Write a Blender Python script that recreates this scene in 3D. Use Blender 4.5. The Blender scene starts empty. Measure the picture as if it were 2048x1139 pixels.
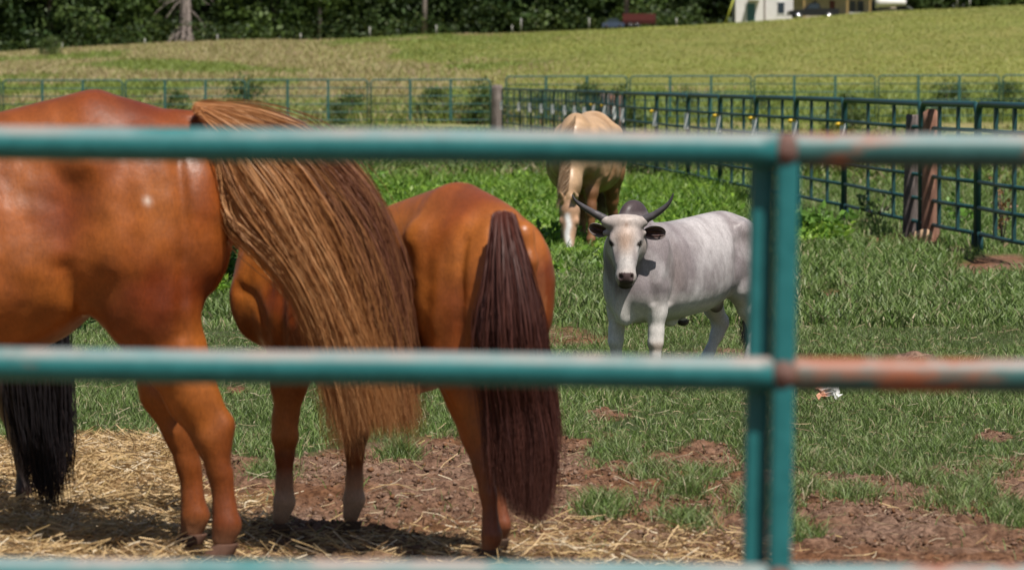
import bpy, math, random
import numpy as np
from mathutils import Vector, Matrix
random.seed(7)
RNG = np.random.default_rng(11)
scene = bpy.context.scene

# ------------------------------------------------------------------ camera
EYE = 1.6                      # camera height, m
LENS = 135.0
F = LENS / 36.0 * 2048.0       # focal length in photo pixels
HORIZON = 165.0
cam_data = bpy.data.cameras.new('camera')
cam = bpy.data.objects.new('camera', cam_data)
scene.collection.objects.link(cam)
cam_data.lens = LENS
cam_data.sensor_width = 36.0
cam_data.clip_start = 0.1
cam_data.clip_end = 3000.0
PITCH = math.atan((569.5 - HORIZON) / F)
cam.location = (0, 0, EYE)
cam.rotation_euler = (math.radians(90) - PITCH, 0, 0)
cam_data.dof.use_dof = True
cam_data.dof.focus_distance = 20.3
cam_data.dof.aperture_fstop = 6.3
scene.camera = cam

# ------------------------------------------------------------------ light
SUN_DIR = Vector((0.25, -0.42, 0.87)).normalized()      # towards the sun
world = bpy.data.worlds.new('World')
scene.world = world
world.use_nodes = True
wn = world.node_tree.nodes
wn.clear()
sky = wn.new('ShaderNodeTexSky')
sky.sky_type = 'NISHITA'
sky.sun_disc = False
sky.sun_elevation = math.asin(SUN_DIR.z)
sky.sun_rotation = math.atan2(SUN_DIR.x, SUN_DIR.y)
bg = wn.new('ShaderNodeBackground')
bg.inputs[1].default_value = 0.05
wo = wn.new('ShaderNodeOutputWorld')
world.node_tree.links.new(sky.outputs[0], bg.inputs[0])
world.node_tree.links.new(bg.outputs[0], wo.inputs[0])
sun_data = bpy.data.lights.new('sun', 'SUN')
sun_data.energy = 5.0
sun_data.angle = math.radians(0.5)
sun_data.color = (1.0, 0.94, 0.86)
sun = bpy.data.objects.new('sun', sun_data)
scene.collection.objects.link(sun)
sun.rotation_euler = SUN_DIR.to_track_quat('Z', 'Y').to_euler()
scene.view_settings.view_transform = 'Standard'
scene.view_settings.look = 'None'
scene.view_settings.exposure = 0.28
scene.view_settings.gamma = 1.0

# ------------------------------------------------------------------ helpers
def at(x, y, Y):
    """point seen at photo pixel (x, y) at distance Y in front of the camera"""
    a = (569.5 - y) / F
    c, s = math.cos(PITCH), math.sin(PITCH)
    dy, dz = c + a * s, -s + a * c
    return Vector(((x - 1024) / F / dy * Y, Y, EYE + dz / dy * Y))

def dist(y_ground):
    return F * EYE / (y_ground - HORIZON)

def link(o, parent=None):
    scene.collection.objects.link(o)
    if parent is not None:
        o.parent = parent
    return o

def tag(o, label=None, cat=None, group=None, kind=None):
    if label: o['label'] = label
    if cat: o['category'] = cat
    if group: o['group'] = group
    if kind: o['kind'] = kind
    return o

def empty(name, loc, rz=0.0, scale=1.0):
    o = bpy.data.objects.new(name, None)
    o.location = loc
    o.rotation_euler = (0, 0, rz)
    o.scale = (scale,) * 3
    o.empty_display_size = 0.2
    return link(o)

def world_to(o):
    m = Matrix.LocRotScale(o.location, o.rotation_euler, o.scale)
    return np.array(m.inverted())

def xf(M, P):
    P = np.asarray(P, float)
    return P @ np.asarray(M)[:3, :3].T + np.asarray(M)[:3, 3]

def mesh_obj(name, V, Fc, mats=None, parent=None, smooth=True, color=None, cname='coat', fcolor=None):
    """V (n,3); Fc list of arrays (m,k) or one array; color per vertex (n,3)"""
    me = bpy.data.meshes.new(name)
    V = np.asarray(V, np.float32)
    if not isinstance(Fc, (list, tuple)) or np.isscalar(Fc[0][0]) and not isinstance(Fc[0], np.ndarray):
        Fc = [Fc]
    Fc = [np.asarray(f, np.int32) for f in Fc if len(f)]
    me.vertices.add(len(V))
    me.vertices.foreach_set('co', V.ravel())
    nl = sum(f.size for f in Fc)
    nf = sum(len(f) for f in Fc)
    me.loops.add(nl)
    me.polygons.add(nf)
    me.loops.foreach_set('vertex_index', np.concatenate([f.ravel() for f in Fc]))
    tot = np.concatenate([np.full(len(f), f.shape[1], np.int32) for f in Fc])
    st = np.concatenate([[0], np.cumsum(tot)[:-1]]).astype(np.int32)
    me.polygons.foreach_set('loop_start', st)
    me.polygons.foreach_set('loop_total', tot)
    if color is not None:
        at_ = me.color_attributes.new(cname, 'FLOAT_COLOR', 'POINT')
        c = np.ones((len(V), 4), np.float32)
        c[:, :3] = color
        at_.data.foreach_set('color', c.ravel())
    me.update()
    me.polygons.foreach_set('use_smooth', np.full(nf, smooth, bool))
    if mats is not None:
        for m in (mats if isinstance(mats, (list, tuple)) else [mats]):
            me.materials.append(m)
    me.validate()
    return link(bpy.data.objects.new(name, me), parent)

def catmull(xs, pts, n):
    """resample a control polygon smoothly to n points"""
    pts = np.asarray(pts, float)
    k = len(pts)
    t = np.linspace(0, k - 1, n)
    i = np.clip(t.astype(int), 0, k - 2)
    f = (t - i)[:, None]
    p0 = pts[np.clip(i - 1, 0, k - 1)]; p1 = pts[i]; p2 = pts[i + 1]; p3 = pts[np.clip(i + 2, 0, k - 1)]
    return 0.5 * (2 * p1 + (p2 - p0) * f + (2 * p0 - 5 * p1 + 4 * p2 - p3) * f ** 2 + (3 * p1 - p0 - 3 * p2 + p3) * f ** 3)

def _hash(ix, iy, seed):
    h = (ix.astype(np.int64) * 374761393 + iy.astype(np.int64) * 668265263 + seed * 1274126177) & 0x7fffffff
    h = ((h ^ (h >> 13)) * 1274126177) & 0x7fffffff
    return ((h ^ (h >> 16)) & 0xffff) / 65535.0

def noise2(x, y, seed=0):
    ix = np.floor(x).astype(np.int64); iy = np.floor(y).astype(np.int64)
    fx = x - ix; fy = y - iy
    fx = fx * fx * (3 - 2 * fx); fy = fy * fy * (3 - 2 * fy)
    a = _hash(ix, iy, seed); b = _hash(ix + 1, iy, seed); c = _hash(ix, iy + 1, seed); d = _hash(ix + 1, iy + 1, seed)
    return (a * (1 - fx) + b * fx) * (1 - fy) + (c * (1 - fx) + d * fx) * fy

def fbm(x, y, seed=0, octv=3):
    r = 0; a = 0.5; s = 0
    for k in range(octv):
        r = r + a * noise2(x * 2 ** k + 17.3 * k, y * 2 ** k - 9.1 * k, seed + k); s += a; a *= 0.5
    return r / s

# ------------------------------------------------------------------ node materials
def new_mat(name):
    m = bpy.data.materials.new(name)
    m.use_nodes = True
    nt = m.node_tree
    b = nt.nodes['Principled BSDF']
    return m, nt, b

def nd(nt, kind, **kw):
    n = nt.nodes.new(kind)
    for k, v in kw.items():
        if k.startswith('i_'):
            n.inputs[k[2:].replace('_', ' ')].default_value = v
        else:
            setattr(n, k, v)
    return n

def noise_node(nt, scale, detail=4, rough=0.6, stretch=None, coord='Object'):
    tc = nt.nodes.new('ShaderNodeTexCoord')
    n = nd(nt, 'ShaderNodeTexNoise')
    n.inputs['Scale'].default_value = scale
    n.inputs['Detail'].default_value = detail
    n.inputs['Roughness'].default_value = rough
    if stretch:
        mp = nt.nodes.new('ShaderNodeMapping')
        mp.inputs['Scale'].default_value = stretch
        nt.links.new(tc.outputs[coord], mp.inputs[0]); nt.links.new(mp.outputs[0], n.inputs[0])
    else:
        nt.links.new(tc.outputs[coord], n.inputs[0])
    return n

def ramp(nt, src, stops):
    r = nt.nodes.new('ShaderNodeValToRGB')
    e = r.color_ramp.elements
    while len(e) < len(stops): e.new(0.5)
    for el, (p, c) in zip(e, stops):
        el.position = p
        el.color = (c, c, c, 1) if not hasattr(c, '__len__') else (*c, 1)
    nt.links.new(src, r.inputs[0])
    return r

def mixc(nt, fac, a, b, mode='MIX'):
    m = nt.nodes.new('ShaderNodeMix'); m.data_type = 'RGBA'; m.blend_type = mode
    for sock, v in ((m.inputs[0], fac), (m.inputs[6], a), (m.inputs[7], b)):
        if isinstance(v, bpy.types.NodeSocket): nt.links.new(v, sock)
        elif hasattr(v, '__len__'): sock.default_value = (*v, 1)
        else: sock.default_value = v
    return m.outputs[2]

def bump(nt, b, src, strength, distance=0.01):
    bp = nt.nodes.new('ShaderNodeBump')
    bp.inputs['Strength'].default_value = strength
    bp.inputs['Distance'].default_value = distance
    nt.links.new(src, bp.inputs['Height'])
    if b.inputs['Normal'].is_linked:
        nt.links.new(b.inputs['Normal'].links[0].from_socket, bp.inputs['Normal'])
    nt.links.new(bp.outputs[0], b.inputs['Normal'])

def mat_plain(name, col, rough=0.6, var=0.25, scale=8.0, metallic=0.0, bmp=0.2, bdist=0.004, spec=0.5):
    m, nt, b = new_mat(name)
    n = noise_node(nt, scale)
    r = ramp(nt, n.outputs[0], [(0.3, 1 - var), (0.7, 1.0)])
    nt.links.new(mixc(nt, 1.0, col, r.outputs[0], 'MULTIPLY'), b.inputs['Base Color'])
    b.inputs['Roughness'].default_value = rough
    b.inputs['Metallic'].default_value = metallic
    b.inputs['Specular IOR Level'].default_value = spec
    if bmp: bump(nt, b, n.outputs[0], bmp, bdist)
    return m

def mat_attr(name, rough=0.6, spec=0.3, var=0.2, scale=20, stretch=None, bmp=0.3, bdist=0.002, sheen=0.0, trans=0.0, attr='coat', rvar=0.0):
    m, nt, b = new_mat(name)
    a = nd(nt, 'ShaderNodeAttribute'); a.attribute_name = attr
    n = noise_node(nt, scale, 5, 0.65, stretch)
    r = ramp(nt, n.outputs[0], [(0.28, 1 - var), (0.72, 1 + var * 0.3)])
    nt.links.new(mixc(nt, 1.0, a.outputs['Color'], r.outputs[0], 'MULTIPLY'), b.inputs['Base Color'])
    b.inputs['Roughness'].default_value = rough
    b.inputs['Specular IOR Level'].default_value = spec
    if sheen:
        b.inputs['Sheen Weight'].default_value = sheen
        b.inputs['Sheen Roughness'].default_value = 0.4
    if bmp: bump(nt, b, n.outputs[0], bmp, bdist)
    if trans:
        tr = nt.nodes.new('ShaderNodeBsdfTranslucent'); mx = nt.nodes.new('ShaderNodeMixShader')
        nt.links.new(a.outputs['Color'], tr.inputs[0])
        mx.inputs[0].default_value = trans
        out = nt.nodes['Material Output']
        nt.links.new(b.outputs[0], mx.inputs[1]); nt.links.new(tr.outputs[0], mx.inputs[2]); nt.links.new(mx.outputs[0], out.inputs[0])
    return m
# ------------------------------------------------------------------ organic surfaces: smooth union of fields, meshed by surface nets
class Field:
    def __init__(self, lo, hi, h):
        self.h = h
        self.ax = [np.arange(lo[i], hi[i] + h, h, dtype=np.float32) for i in range(3)]
        self.F = np.full([len(a) for a in self.ax], 1.0, np.float32)

    def _box(self, lo, hi):
        sl = []
        for i in range(3):
            a = self.ax[i]
            i0 = int(np.clip(np.searchsorted(a, lo[i]) - 1, 0, len(a)))
            i1 = int(np.clip(np.searchsorted(a, hi[i]) + 1, 0, len(a)))
            sl.append(slice(i0, i1))
        s = tuple(sl)
        X = self.ax[0][s[0]][:, None, None]; Y = self.ax[1][s[1]][None, :, None]; Z = self.ax[2][s[2]][None, None, :]
        return s, X, Y, Z

    def _put(self, s, d, k, sub):
        A = self.F[s]
        if A.size == 0: return
        if sub:
            B = -d
            h = np.clip(0.5 - 0.5 * (B - A) / k, 0, 1)
            self.F[s] = B * (1 - h) + A * h + k * h * (1 - h)
        else:
            h = np.clip(0.5 + 0.5 * (d - A) / k, 0, 1)
            self.F[s] = d * (1 - h) + A * h - k * h * (1 - h)

    def cone(self, a, b, ra, rb, k=0.04, flat=None, fs=1.0, sub=False):
        a = np.array(a, float); b = np.array(b, float)
        m = max(ra, rb) + 1.5 * k
        lo = np.minimum(a, b) - m; hi = np.maximum(a, b) + m
        s, X, Y, Z = self._box(lo, hi)
        px, py, pz = X - a[0], Y - a[1], Z - a[2]
        ba = b - a
        if flat is not None:
            w = np.array(flat, float); w /= np.linalg.norm(w)
            q = (px * w[0] + py * w[1] + pz * w[2]) * (fs - 1)
            px = px + q * w[0]; py = py + q * w[1]; pz = pz + q * w[2]
            ba = ba + (fs - 1) * ba.dot(w) * w
        L = max(ba.dot(ba), 1e-9)
        t = np.clip((px * ba[0] + py * ba[1] + pz * ba[2]) / L, 0, 1)
        d = np.sqrt((px - t * ba[0]) ** 2 + (py - t * ba[1]) ** 2 + (pz - t * ba[2]) ** 2) - (ra + (rb - ra) * t)
        if flat is not None: d = d / math.sqrt(max(fs, 1))
        self._put(s, d.astype(np.float32), k, sub)

    def chain(self, pts, rs, k=0.04, **kw):
        for i in range(len(pts) - 1):
            self.cone(pts[i], pts[i + 1], rs[i], rs[i + 1], k, **kw)

    def ell(self, c, r, k=0.04, R=None, sub=False):
        c = np.array(c, float); r = np.array(r, float)
        R = np.eye(3) if R is None else np.asarray(R, float)     # columns = local axes
        ext = np.sqrt(((R * r[None, :]) ** 2).sum(1)) + 1.5 * k
        s, X, Y, Z = self._box(c - ext, c + ext)
        px, py, pz = X - c[0], Y - c[1], Z - c[2]
        k0 = 0; k1 = 0
        for i in range(3):
            q = px * R[0, i] + py * R[1, i] + pz * R[2, i]
            k0 = k0 + (q / r[i]) ** 2; k1 = k1 + (q / r[i] ** 2) ** 2
        k0 = np.sqrt(k0); k1 = np.sqrt(k1) + 1e-6
        self._put(s, (k0 * (k0 - 1) / k1).astype(np.float32), k, sub)

    def torso(self, st, k=0.04, n=2.3, pear=.13):
        """st rows: x, top, bottom, half width (top/bottom profile along x)"""
        st = np.array(st, float)
        D = catmull(None, st, 400)
        D = D[np.argsort(D[:, 0])]
        x = self.ax[0]
        top = np.interp(x, D[:, 0], D[:, 1]); bot = np.interp(x, D[:, 0], D[:, 2]); hw = np.interp(x, D[:, 0], D[:, 3])
        zc = ((top + bot) / 2)[:, None, None]; rz = np.maximum((top - bot) / 2, .01)[:, None, None]; ry = np.maximum(hw, .01)[:, None, None]
        Y = self.ax[1][None, :, None]; Z = self.ax[2][None, None, :]
        # pear section: widest below the middle
        zz = (Z - zc) / rz
        ryy = ry * (1 - pear * np.clip(zz, -1, 1.2))
        rho = (np.abs(Y / ryy) ** n + np.abs(zz) ** n) ** (1 / n)
        d = (rho - 1) * np.minimum(rz, ry)
        xx = x[:, None, None]
        d = np.maximum(d, np.maximum(st[:, 0].min() - xx, xx - st[:, 0].max()))
        self._put((slice(None),) * 3, d.astype(np.float32), k, False)

    def mesh(self, smooth=1):
        Fd = self.F; nx, ny, nz = Fd.shape
        ins = Fd < 0
        cnt = np.zeros((nx - 1, ny - 1, nz - 1), np.int8)
        offs = [(i, j, k) for i in (0, 1) for j in (0, 1) for k in (0, 1)]
        for (i, j, k) in offs:
            cnt += ins[i:nx - 1 + i, j:ny - 1 + j, k:nz - 1 + k]
        act = (cnt > 0) & (cnt < 8)
        I = np.argwhere(act)
        idx = np.full(act.shape, -1, np.int32); idx[act] = np.arange(len(I))
        vals = {o: Fd[I[:, 0] + o[0], I[:, 1] + o[1], I[:, 2] + o[2]] for o in offs}
        acc = np.zeros((len(I), 3)); n = np.zeros(len(I))
        for o in offs:
            for ax in range(3):
                if o[ax] == 1: continue
                p = list(o); p[ax] = 1; p = tuple(p)
                a, b = vals[o], vals[p]
                c = (a < 0) != (b < 0)
                t = np.where(c, a / np.where(c, a - b, 1), 0)
                pos = np.array(o, float)[None, :].repeat(len(I), 0)
                pos[:, ax] = t
                acc += pos * c[:, None]; n += c
        V = I + acc / n[:, None]
        V = V * self.h + np.array([a[0] for a in self.ax])[None, :]
        quads = []
        for ax in range(3):
            o1, o2 = [(1, 2), (2, 0), (0, 1)][ax]
            sa = [slice(1, -1)] * 3; sb = [slice(1, -1)] * 3
            sa[ax] = slice(0, -1); sb[ax] = slice(1, None)
            A = ins[tuple(sa)]; B = ins[tuple(sb)]
            E = np.argwhere(A != B)
            base = E.copy()
            for q in range(3):
                if q != ax: base[:, q] += 1
            flip = A[tuple(E.T)]
            def cell(d1, d2):
                c = base.copy(); c[:, o1] -= d1; c[:, o2] -= d2
                return idx[c[:, 0], c[:, 1], c[:, 2]]
            q = np.stack([cell(1, 1), cell(0, 1), cell(0, 0), cell(1, 0)], 1)
            q[~flip] = q[~flip][:, ::-1]
            quads.append(q)
        Q = np.concatenate(quads)
        for _ in range(smooth):
            S = np.zeros_like(V); C = np.zeros(len(V))
            for i in range(4):
                a, b = Q[:, i], Q[:, (i + 1) % 4]
                for c in range(3):
                    S[:, c] += np.bincount(a, V[b, c], len(V)) + np.bincount(b, V[a, c], len(V))
                C += np.bincount(a, minlength=len(V)) + np.bincount(b, minlength=len(V))
            V = V * 0.5 + 0.5 * S / C[:, None]
        return V, Q

def frame(x, z):
    """rotation with columns (x, y, z): x kept, z made perpendicular"""
    x = np.array(x, float); x /= np.linalg.norm(x)
    z = np.array(z, float); z = z - x * z.dot(x); z /= np.linalg.norm(z)
    return np.stack([x, np.cross(z, x), z], 1)

def ellipsoid_mesh(c, r, R=None, nu=20, nv=12):
    R = np.eye(3) if R is None else R
    u = np.linspace(0, 2 * np.pi, nu, endpoint=False); v = np.linspace(0, np.pi, nv + 1)
    P = np.array([[math.sin(b) * math.cos(a), math.sin(b) * math.sin(a), math.cos(b)] for b in v for a in u]) * np.array(r)
    P = P @ np.asarray(R).T + np.array(c)
    Q = [[i * nu + j, (i + 1) * nu + j, (i + 1) * nu + (j + 1) % nu, i * nu + (j + 1) % nu] for i in range(nv) for j in range(nu)]
    return P, np.array(Q)

def tube_mesh(pts, rs, seg=12, caps=True, squash=None):
    """smooth tube through pts with radii rs"""
    pts = np.asarray(pts, float); rs = np.asarray(rs, float)
    T = np.gradient(pts, axis=0); T /= np.linalg.norm(T, axis=1)[:, None]
    ref = np.array([0, 0, 1.0]) if abs(T[0][2]) < 0.9 else np.array([0, 1.0, 0])
    U = np.cross(T, ref); U /= np.linalg.norm(U, axis=1)[:, None]
    W = np.cross(T, U)
    a = np.linspace(0, 2 * np.pi, seg, endpoint=False)
    V = (pts[:, None, :] + rs[:, None, None] * (np.cos(a)[None, :, None] * U[:, None, :] + (squash or 1) * np.sin(a)[None, :, None] * W[:, None, :])).reshape(-1, 3)
    n = len(pts); Q = []
    for i in range(n - 1):
        for j in range(seg):
            Q.append([i * seg + j, i * seg + (j + 1) % seg, (i + 1) * seg + (j + 1) % seg, (i + 1) * seg + j])
    F_ = [np.array(Q)]
    if caps:
        V = np.vstack([V, pts[0], pts[-1]]); c0, c1 = n * seg, n * seg + 1
        F_.append(np.array([[c0, (j + 1) % seg, j] for j in range(seg)] + [[c1, (n - 1) * seg + j, (n - 1) * seg + (j + 1) % seg] for j in range(seg)]))
    return V, F_

def merge(parts):
    """list of (V, faces) -> one (V, faces list)"""
    Vs = []; by = {}; off = 0
    for V, Fs in parts:
        if not isinstance(Fs, (list, tuple)): Fs = [Fs]
        for f in Fs:
            f = np.asarray(f)
            by.setdefault(f.shape[1], []).append(f + off)
        Vs.append(V); off += len(V)
    return np.vstack(Vs), [np.vstack(v) for v in by.values()]

def hoof_mesh(c, fwd, r=0.06, h=0.085):
    """hoof: flared truncated cone sloping forward, flat sole at z=0"""
    c = np.array(c, float); fwd = np.array(fwd, float); fwd /= np.linalg.norm(fwd)
    side = np.array([-fwd[1], fwd[0], 0])
    rings = [(0.0, 1.12, 0.035), (0.012, 1.12, 0.032), (h * .5, 0.98, 0.012), (h * .92, 0.84, -0.01), (h, 0.78, -0.014)]
    n = 20; V = []
    for z, s, f in rings:
        for j in range(n):
            a = 2 * math.pi * j / n
            V.append([c[0] + fwd[0] * (math.cos(a) * r * s * 1.05 + f) + side[0] * math.sin(a) * r * s * .95,
                      c[1] + fwd[1] * (math.cos(a) * r * s * 1.05 + f) + side[1] * math.sin(a) * r * s * .95, c[2] + z])
    Q = [[i * n + j, i * n + (j + 1) % n, (i + 1) * n + (j + 1) % n, (i + 1) * n + j] for i in range(4) for j in range(n)]
    V += [[c[0], c[1], c[2]], [c[0] - .014 * fwd[0], c[1], c[2] + h]]
    T = [[5 * n, (j + 1) % n, j] for j in range(n)] + [[5 * n + 1, 4 * n + j, 4 * n + (j + 1) % n] for j in range(n)]
    return np.array(V), [np.array(Q), np.array(T)]

def strands(guides, n, width, seed, jitter=0.012, depth=0.05, lenvar=0.25, nseg=16, wave=0.01, ubias=None, taper_in=0.2, clump=0.5):
    """hair between 2-D family of guide curves. guides: list (u order) of (k,3) point arrays. returns V, F, strand id, t"""
    rg = np.random.default_rng(seed)
    G = np.stack([catmull(None, g, 40) for g in guides])                 # (g,40,3)
    u = rg.random(n) if ubias is None else ubias(rg, n)
    gi = np.clip(u * (len(G) - 1), 0, len(G) - 1.0001); i0 = gi.astype(int); fu = (gi - i0)[:, None, None]
    C = G[i0] * (1 - fu) + G[i0 + 1] * fu                                 # (n,40,3)
    L = 1 - lenvar * rg.random(n) ** 1.5
    t = np.linspace(0, 1, nseg)
    tt = t[None, :] * L[:, None] * 39
    j = np.clip(tt.astype(int), 0, 38); fr = (tt - j)[..., None]
    ii = np.arange(n)[:, None]
    P = C[ii, j] * (1 - fr) + C[ii, j + 1] * fr
    dirj = rg.normal(size=(n, 3)) * jitter
    nc = max(8, n // 14); cl = rg.integers(0, nc, n); clo = rg.normal(size=(nc, 3)) * jitter * 1.6
    dirj = dirj * (1 - clump) + clo[cl] * clump
    amp = np.minimum(1, 0.25 + t * 1.6)[None, :, None]
    P = P + dirj[:, None, :] * amp
    P[:, :, 1] += (rg.random(n)[:, None] - .5) * 2 * depth * np.sin(np.pi * np.clip(t * .9 + .08, 0, 1))[None, :]
    ph = rg.random((n, 1)) * 6.28; fq = 2 + 3 * rg.random((n, 1))
    P[:, :, 0] += wave * np.sin(ph + fq * t[None, :] * 3) * t[None, :]
    P[:, :, 1] += wave * np.cos(ph * 1.7 + fq * t[None, :] * 3) * t[None, :]
    T = np.gradient(P, axis=1); T /= np.linalg.norm(T, axis=2)[..., None] + 1e-9
    view = rg.normal(size=(n, 1, 3)) * .5 + np.array([0, -1, 0])
    S = np.cross(T, view); S /= np.linalg.norm(S, axis=2)[..., None] + 1e-9
    w = width * (0.6 + .8 * rg.random((n, 1))) * (1 - 0.85 * np.clip((t[None, :] - .55) / .45, 0, 1))
    V = np.stack([P - S * w[..., None] / 2, P + S * w[..., None] / 2], 2).reshape(-1, 3)
    a = (np.arange(n)[:, None] * nseg + np.arange(nseg - 1)[None, :]) * 2
    Q = np.stack([a, a + 1, a + 3, a + 2], -1).reshape(-1, 4)
    sid = np.repeat(np.arange(n), nseg * 2); tv = np.tile(np.repeat(t, 2), n); uv = np.repeat(u, nseg * 2)
    return V, Q, sid, tv, uv, cl[sid]

def crease(V, path, depth, width, ymin=.04, side=0):
    """press a soft groove (depth > 0) or raise a ridge (depth < 0) along a side-view path, on both flanks"""
    P = catmull(None, path, 60) if len(path) > 2 else np.linspace(path[0], path[1], 40)
    d2 = np.full(len(V), 1e9)
    for a in P: d2 = np.minimum(d2, (V[:, 0] - a[0]) ** 2 + (V[:, 2] - a[1]) ** 2)
    g = np.exp(-d2 / width ** 2) * np.clip((np.abs(V[:, 1]) - ymin) / .03, 0, 1)
    if side: g = g * (V[:, 1] * side > 0)
    V[:, 1] -= np.sign(V[:, 1]) * depth * g
# ------------------------------------------------------------------ horses
M_coat = mat_attr('horse_coat', rough=0.5, spec=0.42, var=0.22, scale=7, bmp=0.35, bdist=0.012)
def coat_detail(m, fine=150, st=(1, 1, .25)):
    nt = m.node_tree; b = nt.nodes['Principled BSDF']
    n = noise_node(nt, fine, 4, .7, st)
    bump(nt, b, n.outputs[0], .35, .0015)
    src = b.inputs['Base Color'].links[0].from_socket
    r = ramp(nt, n.outputs[0], [(.3, .72), (.7, 1.12)])
    nt.links.new(mixc(nt, 1.0, src, r.outputs[0], 'MULTIPLY'), b.inputs['Base Color'])
    n2 = noise_node(nt, 4.5, 5, .65)
    rr = ramp(nt, n2.outputs[0], [(.35, .33), (.65, .52)])
    nt.links.new(rr.outputs[0], b.inputs['Roughness'])
coat_detail(M_coat)
M_hair = mat_attr('hair', rough=0.5, spec=0.35, var=0.12, scale=40, bmp=0, trans=0.3)
M_hoof = mat_plain('hoof_horn', (0.10, 0.07, 0.05), 0.55, 0.4, 30)
M_eye = mat_plain('eye', (0.012, 0.008, 0.006), 0.08, 0.1, 5, bmp=0)

TORSO = [(-.875, 1.30, 1.14, .03), (-.855, 1.36, 1.05, .10), (-.80, 1.45, .97, .17), (-.76, 1.497, .93, .20), (-.65, 1.537, .90, .255),
         (-.5, 1.580, .87, .285), (-.42, 1.602, .84, .285), (-.3, 1.575, .75, .285), (-.1, 1.525, .675, .31), (.1, 1.475, .66, .33),
         (.3, 1.47, .68, .32), (.5, 1.54, .72, .27), (.62, 1.585, .77, .22), (.75, 1.50, .86, .20), (.84, 1.36, .96, .16), (.90, 1.22, 1.08, .05)]
HIND = [(-.60, .155, 1.05, .19), (-.62, .16, .88, .165), (-.69, .155, .72, .115), (-.755, .15, .56, .078), (-.825, .15, .425, .058), (-.85, .15, .31, .038),
        (-.865, .15, .19, .035), (-.875, .15, .135, .046), (-.862, .15, .085, .040)]
FORE = [(.52, .15, 1.0, .14), (.50, .15, .86, .105), (.53, .14, .70, .080), (.55, .14, .54, .056), (.555, .14, .46, .058), (.555, .14, .38, .041),
        (.56, .14, .26, .036), (.56, .14, .17, .046), (.58, .14, .10, .038)]

def shift_leg(tmpl, side, dx, dy, ztop, zlo):
    out = []
    for x, y, z, r in tmpl:
        f = min(1, max(0, (ztop - z) / (ztop - zlo))); f = f * f * (3 - 2 * f)
        out.append((x + dx * f, side * y + dy * f, z, r))
    return out

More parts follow.
